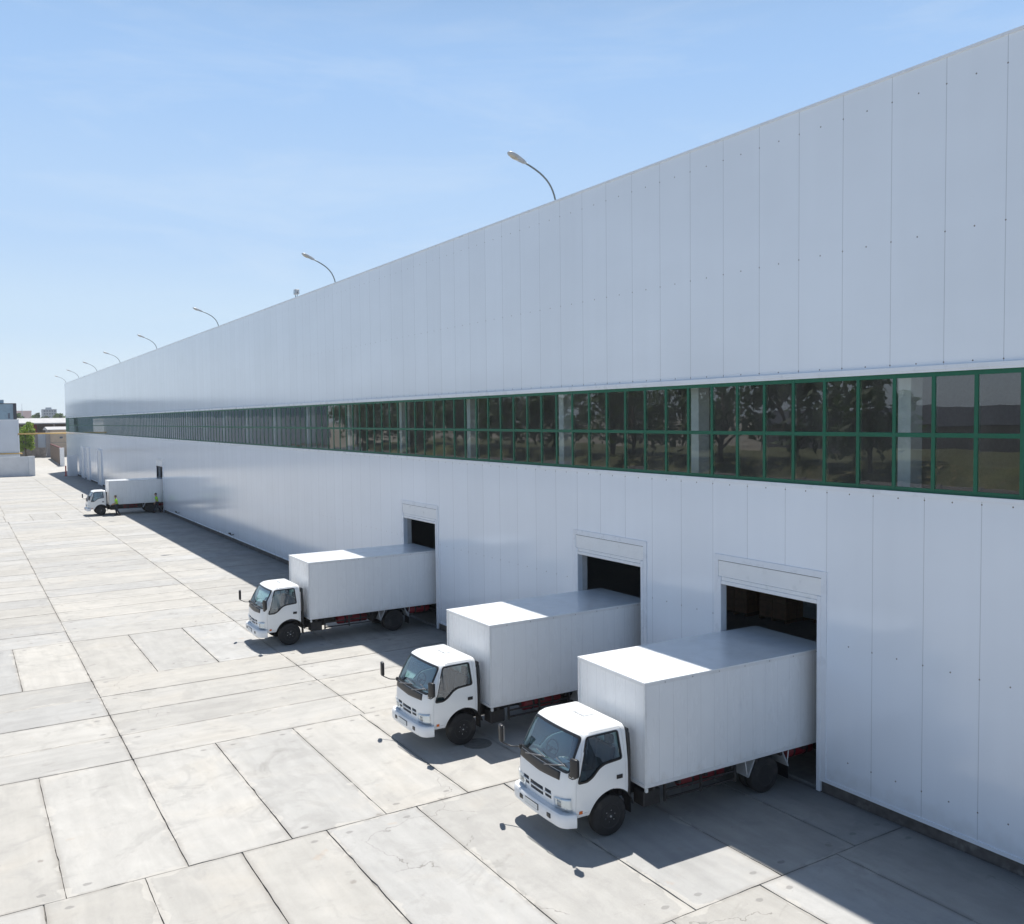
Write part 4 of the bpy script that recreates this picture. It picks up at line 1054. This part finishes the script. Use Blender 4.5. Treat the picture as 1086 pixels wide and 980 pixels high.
woods("distant_woods", spec, M['leaf_dark'], 5)

# ------------------------------------------------------------------ the other side of the yard (mirrored in the window band)
t = thing("perimeter_wall", "grey ribbed concrete wall along the yard's far side, mirrored in the ribbon window", "wall", (-44, 0, 0))
g = B()
for k in range(58):
    y0 = -30+k*3.1; bx(g, (-.09, y0, 0), (.09, y0+2.86, 2.6)); bx(g, (-.15, y0+2.86, 0), (.15, y0+3.1, 2.7))
obj("wall_panel", g, M['taupe'], t)
M['grass'] = simple("dry_grass", (.085, .095, .036), .95, var=.45, scale=.3, dirt=((.34, .25, .15), .9))
g = B(); prism(g, [(-46.5, -.2), (-46.5, .5), (-54, 3.4), (-75, 3.6), (-95, 0), (-95, -.2)], -60, 170, 'y', 0); tag(obj("grass_bank", g, M['grass']), kind='structure')
for i in range(16):
    y = 50+i*8.2; h = 9.5+((i*37) % 11)*.28
    tree("bank_tree", "dark green tree on the grass bank opposite, mirrored in the ribbon window", (-52-((i*53) % 7)*.6, y+((i*29) % 5)*.5, 2.4), h, h*.47, 40+i, M['leaf_dark'], 1500, .42, .20, "trees on the opposite grass bank")
t = thing("long_shed", "long dark roofed shed beyond the grass bank, mirrored in the ribbon window", "shed", (-110, 40, 0))
g = B(); bx(g, (-6, -70, 0), (6, 70, 6.0)); obj("wall", g, M['taupe'], t)
g = B(); prism(g, [(-7, 6.0), (0, 8.6), (7, 6.0), (7, 5.9), (-7, 5.9)], -71, 71, 'y'); obj("roof", g, M['darkmetal'], t)

# ------------------------------------------------------------------ people
M['skin'] = simple("skin", (.42, .25, .17), .55, var=.06); M['hivis'] = simple("lime_cloth", (.36, .80, .02), .8, var=.08, scale=9)
M['navy'] = simple("dark_trousers", (.016, .020, .034), .85, var=.15); M['hair'] = simple("black_hair", (.012, .010, .009), .6); M['shoe'] = simple("dark_shoes", (.02, .018, .016), .6)
def skin_mesh(verts, edges, radii, root=0, sub=1):
    me = bpy.data.meshes.new("fig"); me.from_pydata([tuple(v) for v in verts], edges, [])
    o = bpy.data.objects.new("fig", me); col.objects.link(o)
    m = o.modifiers.new("s", 'SKIN'); m.use_smooth_shade = True
    for i, r_ in enumerate(radii):
        rr = r_ if isinstance(r_, tuple) else (r_, r_); me.skin_vertices[0].data[i].radius = rr
        me.skin_vertices[0].data[i].use_root = (i == root)
    s = o.modifiers.new("u", 'SUBSURF'); s.levels = sub; s.render_levels = sub
    dg = bpy.context.evaluated_depsgraph_get(); dg.update(); out = bpy.data.meshes.new_from_object(o.evaluated_get(dg)); bpy.data.objects.remove(o); return out
class Fig:
    def __init__(s): s.v, s.e, s.r = [], [], []
    def add(s, p, r_, par=None):
        s.v.append(Vector(p)); s.r.append(r_); i = len(s.v)-1
        if par is not None: s.e.append((par, i))
        return i
def person(label, loc, rz, legs, arms, lean=.04):
    """faces +x in its own frame; legs: per side (knee, ankle); arms: per side (elbow, wrist)"""
    t = thing("person", label, "person", loc, rz, "people in lime green tops by the distant truck")
    f = Fig(); pel = f.add((0, 0, .95), (.14, .11)); sp1 = f.add((lean*.3, 0, 1.12), (.145, .11), pel); ch = f.add((lean*.8, 0, 1.33), (.165, .115), sp1); nb = f.add((lean, 0, 1.475), .062, ch); hd = f.add((lean+.02, 0, 1.56), .055, nb)
    sh = Fig(); s0 = sh.add((0, 0, .89), (.175, .15)); s1 = sh.add((lean*.3, 0, 1.12), (.175, .145), s0); s2 = sh.add((lean*.8, 0, 1.33), (.195, .145), s1); s3 = sh.add((lean, 0, 1.45), .085, s2)
    tr_ = Fig(); p0 = tr_.add((0, 0, .96), (.155, .13))
    for k, s in enumerate((-1, 1)):
        el, wr = Vector(arms[k][0]), Vector(arms[k][1])
        a = f.add((lean*.8, s*.185, 1.39), .055, ch); b_ = f.add(el, .042, a); c_ = f.add(wr, .030, b_)
        d = (wr-el).normalized(); pm = f.add(wr+d*.07, (.040, .022), c_)
        side = d.cross(Vector((0, 1, 0))); side = side.normalized() if side.length > .1 else Vector((1, 0, 0))
        for q, ln in ((-.030, .065), (-.010, .078), (.010, .072), (.028, .055)):
            f1 = f.add(wr+d*.10+side*q, .010, pm); f2 = f.add(wr+d*(.10+ln*.6)+side*q*1.1+Vector((0, -s*.010, 0)), .009, f1); f.add(wr+d*(.10+ln)+side*q*1.1+Vector((0, -s*.028, 0)), .008, f2)
        th1 = f.add(wr+d*.045+side*.040+Vector((0, -s*.008, 0)), .011, c_); f.add(wr+d*.085+side*.056+Vector((0, -s*.016, 0)), .009, th1)
        A = sh.add((lean*.8, s*.19, 1.385), .078, s2); sh.add(Vector((lean*.8, s*.19, 1.385)).lerp(el, .62), .064, A)
        kn, an = Vector(legs[k][0]), Vector(legs[k][1])
        h_ = f.add((0, s*.095, .90), .082, pel); k_ = f.add(kn, .055, h_); n_ = f.add(an, .038, k_); f.add(an+Vector((.16, 0, -.055)), (.040, .028), n_)
        H = tr_.add((0, s*.10, .89), .105, p0); K = tr_.add(kn, .078, H); tr_.add(an+Vector((0, 0, .015)), .062, K)
    me = skin_mesh(f.v, f.e, f.r, 0, 1); b = B(); b.from_mesh(me)
    hc = Vector((lean+.035, 0, 1.645)); vs = sphere(b, hc, (.098, .078, .122), 0, 16, 12)
    sphere(b, hc+Vector((.098, 0, -.012)), (.016, .012, .024)); sphere(b, hc+Vector((0, .078, 0)), (.018, .010, .030)); sphere(b, hc+Vector((0, -.078, 0)), (.018, .010, .030)); sphere(b, hc+Vector((.078, 0, -.065)), (.016, .026, .007))
    for s in (-1, 1): sphere(b, hc+Vector((.086, s*.030, .012)), (.009, .012, .008), 1, 8, 6)
    obj("body", b, [M['skin'], M['hair']], t, sharp=60)
    meshobj("shirt", skin_mesh(sh.v, sh.e, sh.r, 0, 1), M['hivis'], t, sharp=60); meshobj("trousers", skin_mesh(tr_.v, tr_.e, tr_.r, 0, 1), M['navy'], t, sharp=60)
    g = B(); vs = sphere(g, hc+Vector((-.012, 0, .028)), (.104, .088, .112), 0, 16, 12)
    bmesh.ops.bisect_plane(g, geom=g.verts[:]+g.edges[:]+g.faces[:], plane_co=hc+Vector((.030, 0, .035)), plane_no=(.75, 0, -.66), clear_outer=True); obj("hair", g, M['hair'], t)
    for k in range(2):
        an = Vector(legs[k][1]); g = B(); bx(g, an+Vector((-.085, -.048, -.085)), an+Vector((.19, .048, .0)), bev=.03, seg=2); obj("shoe", g, M['shoe'], t)
    return t
person("person in a lime green top and dark trousers standing by the distant truck's cab", (-3.95, 83.7, 0), math.pi*.93,
       legs=[((.06, -.10, .50), (.02, -.11, .085)), ((-.05, .10, .50), (-.24, .11, .10))],
       arms=[((.02, -.25, 1.12), (.20, -.22, .98)), ((.03, .25, 1.12), (.24, .20, 1.02))])
person("person in a lime green top walking past the distant truck's rear wheel", (-.62, 83.8, 0), math.pi*1.0,
       legs=[((.18, -.10, .53), (.24, -.10, .085)), ((-.06, .10, .50), (-.36, .10, .13))],
       arms=[((-.10, -.25, 1.12), (.06, -.25, .96)), ((.10, .25, 1.12), (.22, .22, .92))], lean=.07)

# ------------------------------------------------------------------ thin summer haze over the whole place
hz = bpy.data.materials.new("haze_air"); hz.use_nodes = True; ht = hz.node_tree; ht.nodes.clear()
pv = ht.nodes.new("ShaderNodeVolumePrincipled"); ho = ht.nodes.new("ShaderNodeOutputMaterial"); ht.links.new(pv.outputs[0], ho.inputs['Volume'])
pv.inputs['Color'].default_value = (.86, .92, 1, 1); pv.inputs['Density'].default_value = .0002; pv.inputs['Anisotropy'].default_value = .3
g = B(); bx(g, (-2700, -2300, -1.3), (2700, 3100, 32)); tag(obj("haze", g, hz), kind='stuff')
